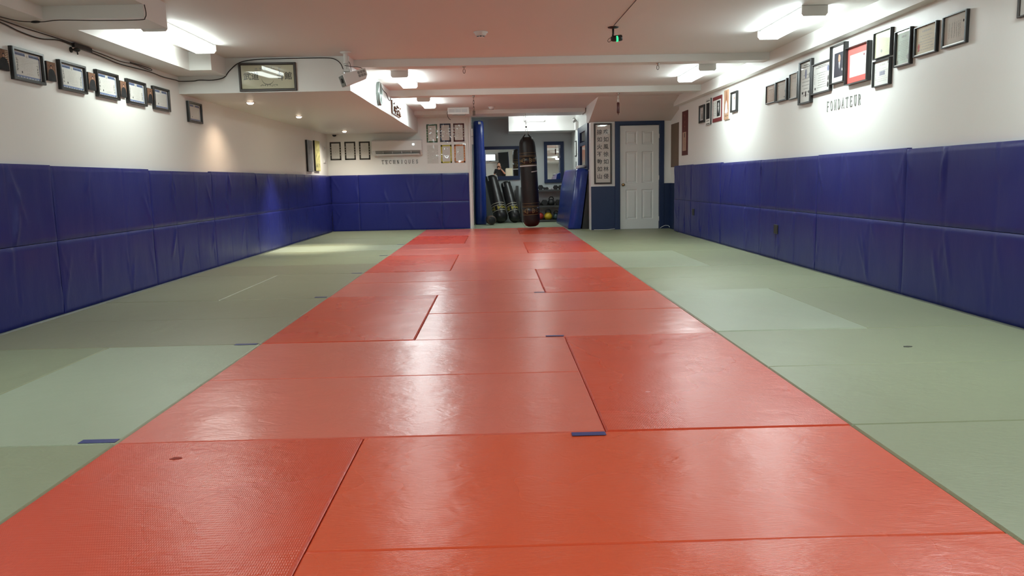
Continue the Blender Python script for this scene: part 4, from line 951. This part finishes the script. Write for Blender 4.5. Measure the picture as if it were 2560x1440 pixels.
b = MB(); b.box(XL + .001, XL + .03, 7.12, 7.42, 2.262, 2.298); tag(b.build('cable_junction', M['black'], bevel=.004), 'black junction block on the cable bundle by the wall camera', 'junction block')
t = thing('wall_camera', 'small black wall camera below the cable bundle on the left wall', 'camera', (XL, 7.1, 2.235), (0, 0, 0))
b = MB(); b.lathe([(.024, 0), (.024, .008), (.008, .012), (.008, .04)], Matrix.Rotation(PI / 2, 4, 'Y'), 16); b.build('mount', M['black'], t)
b = MB(); b.ball((.05, .005, .0), .024, 14, 0, (1.2, 1.2, .8)); b.tube([(.05, .01, -.01), (.052, .012, -.04)], .006, 8); b.build('camera_head', M['black'], t)
cable('soffit_cable', 'thin dark cable running down the soffit side between clock and plaque', [(-1.686, 11.95, 2.46), (-1.686, 12.2, 2.42), (-1.686, 12.5, 2.41), (-1.686, 12.65, 2.36), (-1.686, 12.85, 2.335), (-1.686, 12.95, 2.36), (-1.686, 13.0, 2.40)], .005)
cable('power_cable', 'white cord lying on the floor left of the door', [(1.95, 15.90, .006), (2.1, 15.88, .006), (2.25, 15.90, .006), (2.38, 15.91, .02)], .005, 'cord_white')
cable('power_cable', 'white cord looping up the blue wall right of the door', [(3.30, 15.91, .008), (3.34, 15.91, .035), (3.40, 15.91, .06), (3.47, 15.90, .055), (3.49, 15.88, .02)], .006, 'cord_white')

# ------------------------------------------------------------------ hanging punch bag
def bag_mats(): return [M['leather_brown'], M['gold'], M['black'], M['tape_white']]
def lathe_band(b, r, z0, z1, mi, n=40): b.lathe([(r, z0), (r, z1)], n=n, mi=mi)
def bag_marks(b, r, zc, h, mi, frontdeg=-90, gap=26):
    """stylised angular logo shapes wrapped on the bag"""
    def W(u, v, d=.0015): 
        a = math.radians(frontdeg + u); return ((r + d) * math.cos(a), (r + d) * math.sin(a), zc + v)
    def poly(p, w=.010):
        for (a, c), (e, f) in zip(p[:-1], p[1:]):
            k = 6
            for q in range(k):
                u0, v0 = a + (e - a) * q / k, c + (f - c) * q / k; u1, v1 = a + (e - a) * (q + 1) / k, c + (f - c) * (q + 1) / k
                L = math.hypot((u1 - u0) * r * PI / 180, v1 - v0) or 1; nx, nv = -(v1 - v0) / L, (u1 - u0) * r * PI / 180 / L
                du = nx * w / 2 / (r * PI / 180); dv = nv * w / 2
                b.add([W(u0 - du, v0 - dv), W(u1 - du, v1 - dv), W(u1 + du, v1 + dv), W(u0 + du, v0 + dv)], [(0, 1, 2, 3)], mi)
    H = h / 2
    for off in (0, 120, 240):
        o = off
        poly([(o - gap - 44, H * .1), (o - gap - 12, -H * .6), (o - gap, -H * .95), (o - gap, H * .9), (o - gap - 18, H * .5), (o - gap - 30, -H * .1), (o - gap - 14, -H * .3), (o - gap - 12, H * .1), (o - gap - 20, H * .12)])
        poly([(o - gap - 60, H * .7), (o - gap - 36, H * .05), (o - gap - 60, -H * .6)])
        poly([(o + 8, H * .9), (o + 8, -H * .9), (o + 24, -H * .4), (o + 14, -H * .1), (o + 24, H * .25), (o + 8, H * .9)]); poly([(o + 10, H * .05), (o + 22, H * .0)])
        poly([(o + 52, H * .7), (o + 28, H * .05), (o + 52, -H * .6)])
t = thing('punch_bag', 'long dark brown punch bag with gold bands hanging on a chain in the opening', 'punch bag', (.632, 16.86, 2.425), (math.radians(0), math.radians(-2.4), 0))
R = .182
b = MB(); b.lathe([(.0001, -2.385), (.08, -2.382), (.135, -2.355), (.170, -2.30), (.181, -2.22), (R, -1.6), (.181, -1.0), (.176, -.70), (.165, -.60), (.145, -.55), (.10, -.495), (.09, -.49), (.0001, -.50)], n=44); body = b.build('bag_body', M['leather_brown'], t)
for z0, z1, mi in ((-1.06, -.90, 0), (-2.12, -1.96, 0)):
    b = MB(); zc = (z0 + z1) / 2
    lathe_band(b, R + .0008, z0, z1, 2); 
    lathe_band(b, R + .002, z1 - .002, z1 + .006, 1); lathe_band(b, R + .002, z0 - .006, z0 + .002, 1)
    lathe_band(b, R + .0016, z1 + .075, z1 + .081, 1); lathe_band(b, R + .0016, z1 + .022, z1 + .027, 1)
    bag_marks(b, R + .001, zc, .115, 1)
    b.build('printed_band', bag_mats(), t)
b = MB(); b.lathe([(R + .003, -1.105), (R + .003, -1.08)], n=44); b.build('cloth_tape', M['tape_white'], t)
b = MB(); vs = []
for k in range(9):
    a = math.radians(-75 + 60 * k / 8)
    for z in (-1.235 + k * .002, -1.215 + k * .002): vs.append(((R + .003) * math.cos(a), (R + .003) * math.sin(a), z))
b.add(vs, [(2 * k, 2 * k + 2, 2 * k + 3, 2 * k + 1) for k in range(8)]); b.build('cloth_tape', M['tape_white'], t)
for k in range(4):
    a = PI / 4 + k * PI / 2; b = MB()
    b.tube([(.155 * math.cos(a), .155 * math.sin(a), -.60), (.12 * math.cos(a), .12 * math.sin(a), -.50), (.05 * math.cos(a), .05 * math.sin(a), -.44)], .013, 8); b.build('strap', M['leather'], t)
for k in range(4):
    a = PI / 4 + k * PI / 2; b = MB(); x0, y0 = .05 * math.cos(a), .05 * math.sin(a)
    b.tube([(x0, y0, -.44), (x0 * .2, y0 * .2, -.28)], .005, 6); b.build('strap_chain', M['steel'], t)
b = MB(); chain(b, 0, 0, 0, -.28, .04); b.build('chain', M['steel'], t)
b = MB(); b.lathe([(.012, -.26), (.02, -.265), (.02, -.29), (.012, -.295)], n=14); b.build('swivel', M['dark_steel'], t)

# ------------------------------------------------------------------ leaning heavy bags
def lean_bag(label, base, top, r, seed):
    base, top = Vector(base), Vector(top); ax = (top - base); L = ax.length; q = ax.to_track_quat('Z', 'Y')
    t = thing('heavy_bag', label, 'punch bag', base, (0, 0, 0), 'heavy bags leaning in the equipment room'); t.rotation_mode = 'QUATERNION'; t.rotation_quaternion = q
    b = MB(); b.lathe([(.0001, .0), (r * .5, .01), (r * .9, .06), (r * 1.08, .14), (r * 1.02, .22), (r, .26), (r * .96, L - .08), (r * .9, L - .02), (r * .8, L), (.0001, L)], n=36); b.build('bag_body', M['leather'], t)
    b = MB(); mi = 1
    for z in (.27, .40, .46): b.lathe([(r + .003, z), (r + .003, z + .008)], n=36, mi=1)
    bag_marks(b, r + .002, .34, .09, 2, -75, 20)
    b.build('printed_band', [M['black'], M['paper_warm'], M['gold_br']], t)
    for a in (-110, -60, 30, 120):
        A = math.radians(a); b = MB(); P = lambda rr, z: (rr * math.cos(A), rr * math.sin(A), z)
        b.box(-.012, .012, -.003, .003, -.12, .0); MM = Matrix.Translation(P(r + .004, L - .02)) @ Matrix.Rotation(A - PI / 2, 4, 'Z'); b.build('strap', M['silver'], t, M=MM)
    return t
lean_bag('black heavy bag leaning against the mirror frame, left one', (.10, 19.30, .02), (-.15, 19.72, 1.13), .165, 1)
lean_bag('black heavy bag leaning right of the other, shorter one', (.445, 19.32, .02), (.215, 19.72, .98), .135, 2)
# rolled royal-blue mat standing on end
t = thing('rolled_mat', 'tall rolled royal blue mat standing on end in the equipment room', 'rolled mat', (-.41, 18.9, 0))
b = MB(); prof = [(.0001, .005), (.125, .005), (.142, .02), (.145, .3), (.139, .9), (.132, 1.5), (.128, 2.1), (.122, 2.40), (.105, 2.44), (.0001, 2.445)]; b.lathe(prof, n=36); b.build('mat_roll', M['mat_blue'], t)
b = MB(); b.box(.0, .06, -.128, -.118, 2.36, 2.42); b.build('white_tag', M['white_pl'], t, bevel=.004)
t = thing('black_mat_roll', 'tall black rolled mat standing behind the blue roll by the jamb', 'rolled mat', (-.615, 18.75, 0))
b = MB(); b.lathe([(.0001, 0.003), (.06, .003), (.06, 2.40), (.0001, 2.42)], n=24); b.build('mat_roll', M['rubber'], t)
for z, lab in ((2.1, 'white paper notice hanging at the jamb, upper'), (1.92, 'white paper notice hanging at the jamb, lower')):
    b = MB(); b.box(-.55, -.50, 17.55, 17.553, z - .08, z + .08); tag(b.build('paper_notice', M['white_pl']), lab, 'notice', 'notices by the jamb')
# weight near the roll
t = thing('foam_roller', 'short brown roller with dark end lying beside the blue roll', 'roller', (-.16, 18.62, .115), (math.radians(90), 0, math.radians(12)))
b = MB(); b.lathe([(.08, -.12), (.105, -.11), (.11, 0), (.105, .10), (.08, .12)], n=28); b.build('roller_body', M['brown_rubber'], t)
b = MB(); b.lathe([(.0001, .15), (.07, .15), (.082, .14), (.082, .105)], n=28); b.build('end_disc', M['rubber'], t)

# ------------------------------------------------------------------ crash mat leaning on the partition
t = thing('crash_mat', 'thick royal blue crash mat leaning on its edge against the partition', 'crash mat')
b = MB()
y0, y1 = 16.3, 18.85
A = [(1.47, .002), (1.72, .002), (1.895, 1.19), (1.64, 1.235)]
nseg = 14; vs = []; 
def crs(y):
    k = noise.noise(Vector((y * 1.3, 2, 0))) * .02; s = (y - y0) / (y1 - y0) * -.06
    return [(A[0][0] + s, .002), (A[1][0], .002), (A[1][0] + .02, .1), (A[2][0] - .02, 1.1), (A[2][0], 1.19), (A[2][0] - .03, 1.225), ((A[2][0] + A[3][0]) / 2, 1.25 + k), (A[3][0] + .03 + s * .4, 1.24), (A[3][0] + s * .5, 1.20), (1.58 + s + k, .8), (1.53 + s - k, .4), (A[0][0] + s - .005, .05)]
ys = [y0, y0 + .015] + [y0 + (y1 - y0) * k / nseg for k in range(1, nseg)] + [y1 - .015, y1]
C0 = []
for i, y in enumerate(ys):
    c = crs(y); cx = sum(p[0] for p in c) / len(c); cz = sum(p[1] for p in c) / len(c); f = .97 if i in (0, len(ys) - 1) else 1
    vs += [(cx + (p[0] - cx) * f, y, max(.002, cz + (p[1] - cz) * f)) for p in c]
n = 12; fs = [(i * n + k, (i + 1) * n + k, (i + 1) * n + (k + 1) % n, i * n + (k + 1) % n) for i in range(len(ys) - 1) for k in range(n)] + [tuple(range(n)), tuple(range((len(ys) - 1) * n, len(ys) * n))[::-1]]
b.add(vs, fs, 0, True); mo = b.build('mat_cover', M['mat_blue'], t)
b = MB(); b.prism([(1.755, .002), (1.893, .002), (1.893, 1.05), (1.888, 1.05)], 1, 16.31, 18.5); tag(b.build('black_pad', M['rubber']), 'black folded pad wedged between the blue crash mat and the partition', 'pad')
t = thing('white_roll', 'small white paper roll lying on top of the blue crash mat', 'roll', (1.76, 16.5, 1.285), (0, math.radians(86), 0))
b = MB(); b.lathe([(.01, -.10), (.032, -.10), (.032, .10), (.01, .10)], n=22); b.build('paper_roll', M['white_pl'], t)

# ------------------------------------------------------------------ mirrors
def mirror(label, loc, rot, w, h, fl, fr, ft, fb):
    t = thing('framed_mirror', label, 'mirror', loc, rot, 'blue-framed mirrors')
    b = MB(); W, H = w / 2, h / 2
    b.box(-W, -W + fl, -.03, 0, -H, H); b.box(W - fr, W, -.03, 0, -H, H); b.box(-W + fl, W - fr, -.03, 0, H - ft, H); b.box(-W + fl, W - fr, -.03, 0, -H, -H + fb); b.build('frame', M['blue_paint'], t)
    b = MB(); b.add([(-W + fl, -.012, -H + fb), (W - fr, -.012, -H + fb), (W - fr, -.012, H - ft), (-W + fl, -.012, H - ft)], [(0, 1, 2, 3)]); b.build('mirror_glass', M['mirror'], t)
    return t
mirror('wide navy-framed mirror behind the leaning bags showing the photographer', (.06, 19.985, 1.472), (.0045, 0, .003), 1.06, .835, .10, .045, .08, .095)
mirror('tall navy-framed mirror above the weight rack', (1.449, 19.985, 1.469), (-.014, 0, .0), .498, 1.021, .08, .085, .085, .085)
t = thing('window_unit', 'navy-framed two-pane mirror on the partition above the crash mat', 'mirror', (1.90, 17.17, 1.70), (0, 0, -PI / 2))
# local x -> -Y ; build so that long side along Y
b = MB(); W, H = .94, .47
b.box(-W, -W + .42, -.035, 0, -H, H); b.box(W - .42, W, -.035, 0, -H, H); b.box(-W + .42, W - .42, -.035, 0, H - .13, H); b.box(-W + .42, W - .42, -.035, 0, -H, -H + .1); b.box(-W + .42, W - .42, -.03, 0, .05, .12); b.build('frame', M['blue_paint'], t)
for z0, z1 in ((-H + .1, .05), (.12, H - .13)):
    b = MB(); b.add([(-W + .42, -.012, z0), (W - .42, -.012, z0), (W - .42, -.012, z1), (-W + .42, -.012, z1)], [(0, 1, 2, 3)]); b.build('mirror_glass', M['mirror'], t)
t = thing('emergency_light', 'two-headed emergency light high on the partition wall', 'emergency light', (1.90, 18.4, 2.32), (0, 0, -PI / 2))
b = MB(); b.box(-.14, .14, -.07, 0, -.16, .02); b.build('battery_case', M['white_pl'], t, bevel=.006)
for s in (-1, 1):
    b = MB(); b.lathe([(.02, 0), (.05, .03), (.055, .05), (.0001, .055)], Matrix.Translation((s * .10, -.05, .07)) @ Matrix.Rotation(math.radians(100), 4, 'X'), 18); b.tube([(s * .1, -.03, .02), (s * .1, -.045, .06)], .01, 8); b.build('lamp_head', M['steel'], t)
def plate(name, label, cat, y, z, w, h, m, inner=None, grp=None):
    t = thing(name, label, cat, (1.90, y, z), (0, 0, -PI / 2), grp)
    b = MB(); b.box(-w / 2, w / 2, -.02, 0, -h / 2, h / 2); b.build('frame' if inner else 'plate', M[m], t, bevel=.002)
    if inner: b = MB(); b.box(-w / 2 + .03, w / 2 - .03, -.022, -.02, -h / 2 + .02, h / 2 - .02); b.build('document', M[inner], t)
plate('framed_notice', 'narrow black framed notice on the partition near the store room corner', 'notice', 18.85, 1.75, .30, .36, 'frame_black', 'paper')
plate('wall_notice', 'plain white sheet on the partition behind the blue frame', 'notice', 18.35, 1.75, .28, .27, 'paper')
plate('wall_switch', 'small dark switch on the partition below the notices', 'switch', 18.8, 1.38, .12, .13, 'ink_grey')

# ------------------------------------------------------------------ weight rack
t = thing('weight_rack', 'dark grey three-tier weight rack below the tall mirror', 'rack', (1.18, 19.6, 0))
for z in (.05, .40, .79):
    b = MB(); b.box(-.56, .56, -.22, .20, z - .015, z); b.box(-.56, .56, -.23, -.215, z - .04, z + .006); b.build('shelf', M['shelf_metal'], t)
for x in (-.57, .57):
    for y in (-.2, .2):
        b = MB(); b.box(x - .02, x + .02, y - .02, y + .02, .0, .86 if y > 0 else .82); b.build('post', M['shelf_metal'], t)
b = MB(); b.box(-.55, .55, .205, .21, .06, .78); b.build('back_panel', M['grey_metal'], t)
def dumbbell(label, x, z, r, m='rubber', L=.2, bar='chrome'):
    t = thing('dumbbell', label, 'dumbbell', (x, 19.55, z + r * .87), (math.radians(90), 0, 0), 'dumbbells on the rack')
    hexp = [(r * math.cos(PI / 3 * k), r * math.sin(PI / 3 * k)) for k in range(6)]
    for s in (-1, 1):
        b = MB(); a, c = sorted((s * L / 2, s * (L / 2 - .065))); b.prism(hexp, 2, a, c); b.build('head', M[m], t, bevel=r * .12)
    b = MB(); b.tube([(0, 0, -L / 2 + .06), (0, 0, L / 2 - .06)], .014, 10); b.build('handle', M[bar], t)
for x, r, m, lab in ((1.08, .068, 'rubber', 'large black hexagonal dumbbell at the left of the top shelf'), (1.175, .034, 'rubber', 'tiny black dumbbell, left one of the small pair on the top shelf'), (1.235, .036, 'rubber', 'tiny black dumbbell, right one of the small pair on the top shelf'),
        (1.30, .028, 'chrome', 'small chrome dumbbell, left one on the top shelf'), (1.365, .03, 'chrome', 'small chrome dumbbell, right one on the top shelf'), (1.452, .062, 'rubber', 'medium black dumbbell right of the chrome pair, left one'), (1.572, .062, 'rubber', 'medium black dumbbell right of the chrome pair, right one'), (1.68, .04, 'teal', 'small grey-green dumbbell at the right end of the top shelf')):
    dumbbell(lab, x, .79, r, m)
for x, r, lab in ((.99, .075, 'black dumbbell on the middle shelf half hidden by the hanging bag'), (1.175, .08, 'black dumbbell on the middle shelf, second from the left'), (1.52, .08, 'black dumbbell at the right of the middle shelf')):
    dumbbell(lab, x, .40, r, 'rubber', .24)
def kettlebell(label, x, z, r, m, hm):
    t = thing('kettlebell', label, 'kettlebell', (x, 19.5, z), (0, 0, 0), 'kettlebells on the rack')
    b = MB(); b.lathe([(.0001, 0.001), (r * .6, .001), (r * .97, r * .55), (r, r * .85), (r * .9, r * 1.3), (r * .5, r * 1.75), (.0001, r * 1.85)], n=28); b.build('body', M[m], t)
    b = MB(); b.tube([(-r * .55, 0, r * 1.5), (-r * .62, 0, r * 2.1), (-r * .3, 0, r * 2.45), (r * .3, 0, r * 2.45), (r * .62, 0, r * 2.1), (r * .55, 0, r * 1.5)], r * .17, 10); b.build('handle', M[hm], t)
kettlebell('black kettlebell standing on the middle shelf between dumbbells', 1.335, .40, .085, 'rubber', 'rubber')
kettlebell('yellow kettlebell with black handle on the bottom shelf', 1.255, .05, .10, 'yellow_ball', 'rubber')
kettlebell('dark teal kettlebell with square handle on the bottom shelf', 1.45, .05, .085, 'teal', 'rubber')
kettlebell('black kettlebell at the right end of the bottom shelf, partly behind the crash mat', 1.635, .05, .085, 'rubber', 'rubber')
b = MB(); b.ball((1.055, 19.5, .143), .09, 24); tag(b.build('medicine_ball', M['red_ball']), 'red ball on the bottom shelf next to the yellow kettlebell', 'ball')
t = thing('plate_stand', 'dark narrow stand against the wall left of the weight rack', 'stand', (.50, 19.86, 0))
b = MB(); b.box(-.03, .04, -.05, .05, .0, .90); b.build('post', M['shelf_metal'], t, bevel=.004); b = MB(); b.box(-.05, .06, -.10, .10, 0, .03); b.build('base', M['shelf_metal'], t)

# ------------------------------------------------------------------ rear of the room (seen only in the mirrors)
t = thing('monitor', 'bright flat monitor on a white shelf at the rear wall, seen in the mirror', 'monitor', (-.18, -2.83, 1.93))
b = MB(); b.box(-.27, .27, -.03, .02, -.02, .33); b.build('bezel', M['black'], t, bevel=.004)
b = MB(); b.box(-.25, .25, .0205, .0225, .0, .31); b.build('screen', M['screen'], t)
b = MB(); b.box(-.08, .08, -.07, .05, -.06, -.04); b.tube([(0, -.02, -.04), (0, -.02, 0)], .02, 8); b.build('stand', M['black'], t)
b = MB(); b.box(-.52, .28, -3.0, -2.72, 1.84, 1.868); tag(b.build('wall_shelf', M['white_pl']), 'white wall shelf under the monitor at the rear wall', 'shelf')
t = thing('dark_panel', 'tall dark slanting panel standing for a doorway behind the photographer, seen in the mirror', 'screen', (.62, -2.6, 0), (0, math.radians(-3), 0))  # plain dark panel put in place of a dark doorway
b = MB(); b.box(-.27, .25, -.03, .0, .0, 2.35); b.build('panel', M['cloth_black'], t); b = MB(); b.box(.25, .28, -.04, .01, .0, 2.36); b.build('edge', M['blue_paint'], t)
b = MB(); b.box(.60, .98, -2.3, -1.9, -.045, 1.5); tag(b.build('storage_crate', M['paper_warm'], bevel=.06), 'tan padded crate standing behind the photographer, seen in the mirror', 'crate')

# ------------------------------------------------------------------ the photographer (reflected in the wide mirror)
def skinned(name, verts, edges, radii, m, parent, sub=2, root=0):
    me = bpy.data.meshes.new(name); me.from_pydata(verts, edges, []); me.materials.append(m)
    o = bpy.data.objects.new(name, me); COL.objects.link(o); o.parent = parent
    s = o.modifiers.new('skin', 'SKIN'); s.use_smooth_shade = True
    for i, r in enumerate(radii):
        sv = me.skin_vertices[0].data[i]; sv.radius = r if isinstance(r, tuple) else (r, r); sv.use_root = (i == root)
    d = o.modifiers.new('sub', 'SUBSURF'); d.levels = sub; d.render_levels = sub
    return o
P = thing('person', 'person in a black top holding up a phone, seen reflected in the wide mirror', 'person', (.24, -.60, .001))
V = [(0, 0, .93), (0, .0, 1.08), (0, .01, 1.22), (0, .0, 1.36), (0, .0, 1.45), (0, .02, 1.54),   # 0 pelvis .. 5 neck top
     (-.09, 0, .88), (-.11, .01, .48), (-.12, -.02, .09), (-.12, .10, .035),                    # 6-9 left leg
     (.09, 0, .88), (.11, .01, .48), (.12, -.02, .09), (.12, .10, .035),                        # 10-13 right leg
     (-.17, 0, 1.40), (-.25, .05, 1.14), (-.24, .27, 1.05), (-.235, .32, 1.045),                # 14-17 arm holding the phone
     (.17, 0, 1.40), (.31, .08, 1.19), (.13, .14, 1.42), (.11, .145, 1.455)]                    # 18-21 raised arm to the chin
E = [(0, 1), (1, 2), (2, 3), (3, 4), (4, 5), (0, 6), (6, 7), (7, 8), (8, 9), (0, 10), (10, 11), (11, 12), (12, 13), (3, 14), (14, 15), (15, 16), (16, 17), (3, 18), (18, 19), (19, 20), (20, 21)]
RR = [(.115, .08), (.115, .08), (.135, .095), (.13, .09), (.06, .055), .05, .09, .06, .042, .04, .09, .06, .042, .04, .058, .045, .033, .028, .058, .045, .033, .028]
skinned('body', V, E, RR, M['skin'], P)
# clothing: top with sleeves to the elbow, trousers, shoes
skinned('black_top', [(0, 0, .86), (0, 0, 1.08), (0, .01, 1.22), (0, 0, 1.37), (-.17, 0, 1.40), (-.24, .04, 1.17), (.17, 0, 1.40), (.29, .07, 1.22)], [(0, 1), (1, 2), (2, 3), (3, 4), (4, 5), (3, 6), (6, 7)], [(.185, .14), (.155, .118), (.165, .12), (.15, .105), .074, .062, .074, .062], M['cloth_black'], P)
skinned('trousers', [(0, 0, 1.0), (0, 0, .90), (-.085, 0, .76), (-.11, .01, .48), (-.12, -.01, .10), (.085, 0, .76), (.11, .01, .48), (.12, -.01, .10)], [(0, 1), (1, 2), (2, 3), (3, 4), (1, 5), (5, 6), (6, 7)], [(.15, .11), (.16, .12), .095, .075, .060, .095, .075, .060], M['jeans'], P)
b = MB()
b.ball((0, .035, 1.645), .088, 20, 0, (.88, 1.05, 1.28)); b.ball((0, .125, 1.63), .014, 8, 0, (1, 1.2, 1.5)); b.ball((-.08, .03, 1.64), .018, 8, 0, (.5, 1, 1.6)); b.ball((.08, .03, 1.64), .018, 8, 0, (.5, 1, 1.6)); b.build('head', M['skin'], P)
b = MB()
for s in (-1, 1): b.ball((s * .032, .115, 1.655), .010, 8, 0, (1.3, .6, .7))
b.build('eyes', M['ink'], P)
b = MB(); b.ball((0, .09, 1.583), .062, 14, 0, (.98, .62, .52)); b.build('mouth_covering', mat('dark_mask', (.05, .015, .01), .7), P)
b = MB(); b.ball((0, .005, 1.675), .10, 20, 0, (.98, 1.0, 1.15)); b.ball((-.07, -.01, 1.56), .05, 10, 0, (.7, .8, 1.9)); b.ball((.07, -.01, 1.56), .05, 10, 0, (.7, .8, 1.9)); hr = b.build('hair', M['hair'], P)
# hair is pushed back so the face shows
for v in hr.data.vertices: 
    if v.co.y > .055: v.co.y = .055 + (v.co.y - .055) * (.35 if v.co.z > 1.70 else 0)
def hand(parent, base, fwd, up, label):
    f = Vector(fwd).normalized(); u = Vector(up).normalized(); s = f.cross(u).normalized(); B = Vector(base)
    V = [B, B + f * .045, B + f * .085]; E = [(0, 1), (1, 2)]; R = [(.022, .014), (.036, .014), (.038, .012)]
    for k, (off, ln) in enumerate(((-.028, .066), (-.009, .075), (.010, .070), (.028, .055))):
        i = len(V); p = B + f * .085 + s * off; V += [p + f * ln * .4 - u * .004, p + f * ln * .75 - u * .018, p + f * ln * .9 - u * .032]; E += [(2, i), (i, i + 1), (i + 1, i + 2)]; R += [.009, .0085, .0075]
    i = len(V); V += [B + f * .03 - s * .04 - u * .006, B + f * .065 - s * .055 - u * .018]; E += [(1, i), (i, i + 1)]; R += [.011, .009]
    return skinned(label, V, E, R, M['skin'], parent, 1)
hand(P, (-.235, .325, 1.03), (0, 1, -.05), (0, 0, 1), 'hand')
hand(P, (.11, .145, 1.455), (-.35, .05, 1), (.2, -1, .2), 'hand')
for s in (-1, 1):
    b = MB(); b.ball((s * .12, .06, .045), .05, 14, 0, (1, 2.5, .85)); b.build('shoe', M['rubber'], P)
b = MB(); b.box(-.075, .075, -.006, .004, -.03, .046); o = b.build('phone', M['black'], None, bevel=.004); o.location = (0, -.115, 1.03); tag(o, 'black phone held sideways by the photographer', 'phone')

# ------------------------------------------------------------------ pieces of parts go one level deeper
SUB = {'printed_band': 'bag_body', 'cloth_tape': 'bag_body', 'strap': 'bag_body', 'lens': 'lens_face', 'grille': ('case', 'housing'), 'toggle': 'plate', 'door_knob': 'door_leaf', 'hinge': 'door_leaf', 'clock_hand': 'clock_face',
       'vane': 'vent_slot', 'lower_lip': 'frame', 'white_tag': 'mat_roll', 'slot': 'sensor_head', 'status_light': 'camera_body', 'screen': 'bezel', 'eyes': 'head', 'mouth_covering': 'head', 'display': 'body'}
for root in [o for o in COL.objects if o.type == 'EMPTY']:
    kids = list(root.children)
    for c in kids:
        want = SUB.get(c.name.split('.')[0])
        if want:
            for d in kids:
                if d is not c and d.name.split('.')[0] in ((want,) if isinstance(want, str) else want):
                    c.parent = d; break

# ------------------------------------------------------------------ world, colour management
w = bpy.data.worlds.new('world'); SC.world = w; w.use_nodes = True; w.node_tree.nodes['Background'].inputs[0].default_value = (.9, .95, 1, 1); w.node_tree.nodes['Background'].inputs[1].default_value = .02
vs_ = SC.view_settings; vs_.view_transform = 'Standard'; vs_.look = 'None'; vs_.gamma = 1; vs_.exposure = 1.45; vs_.use_curve_mapping = False
SC.cycles.max_bounces = 6; SC.cycles.diffuse_bounces = 3; SC.cycles.glossy_bounces = 3; SC.cycles.transparent_max_bounces = 8
SC.cycles.use_denoising = True; SC.cycles.adaptive_threshold = .04; SC.cycles.use_light_tree = True
SC.cycles.caustics_reflective = False; SC.cycles.caustics_refractive = False
SC.cycles.sample_clamp_indirect = 2.5
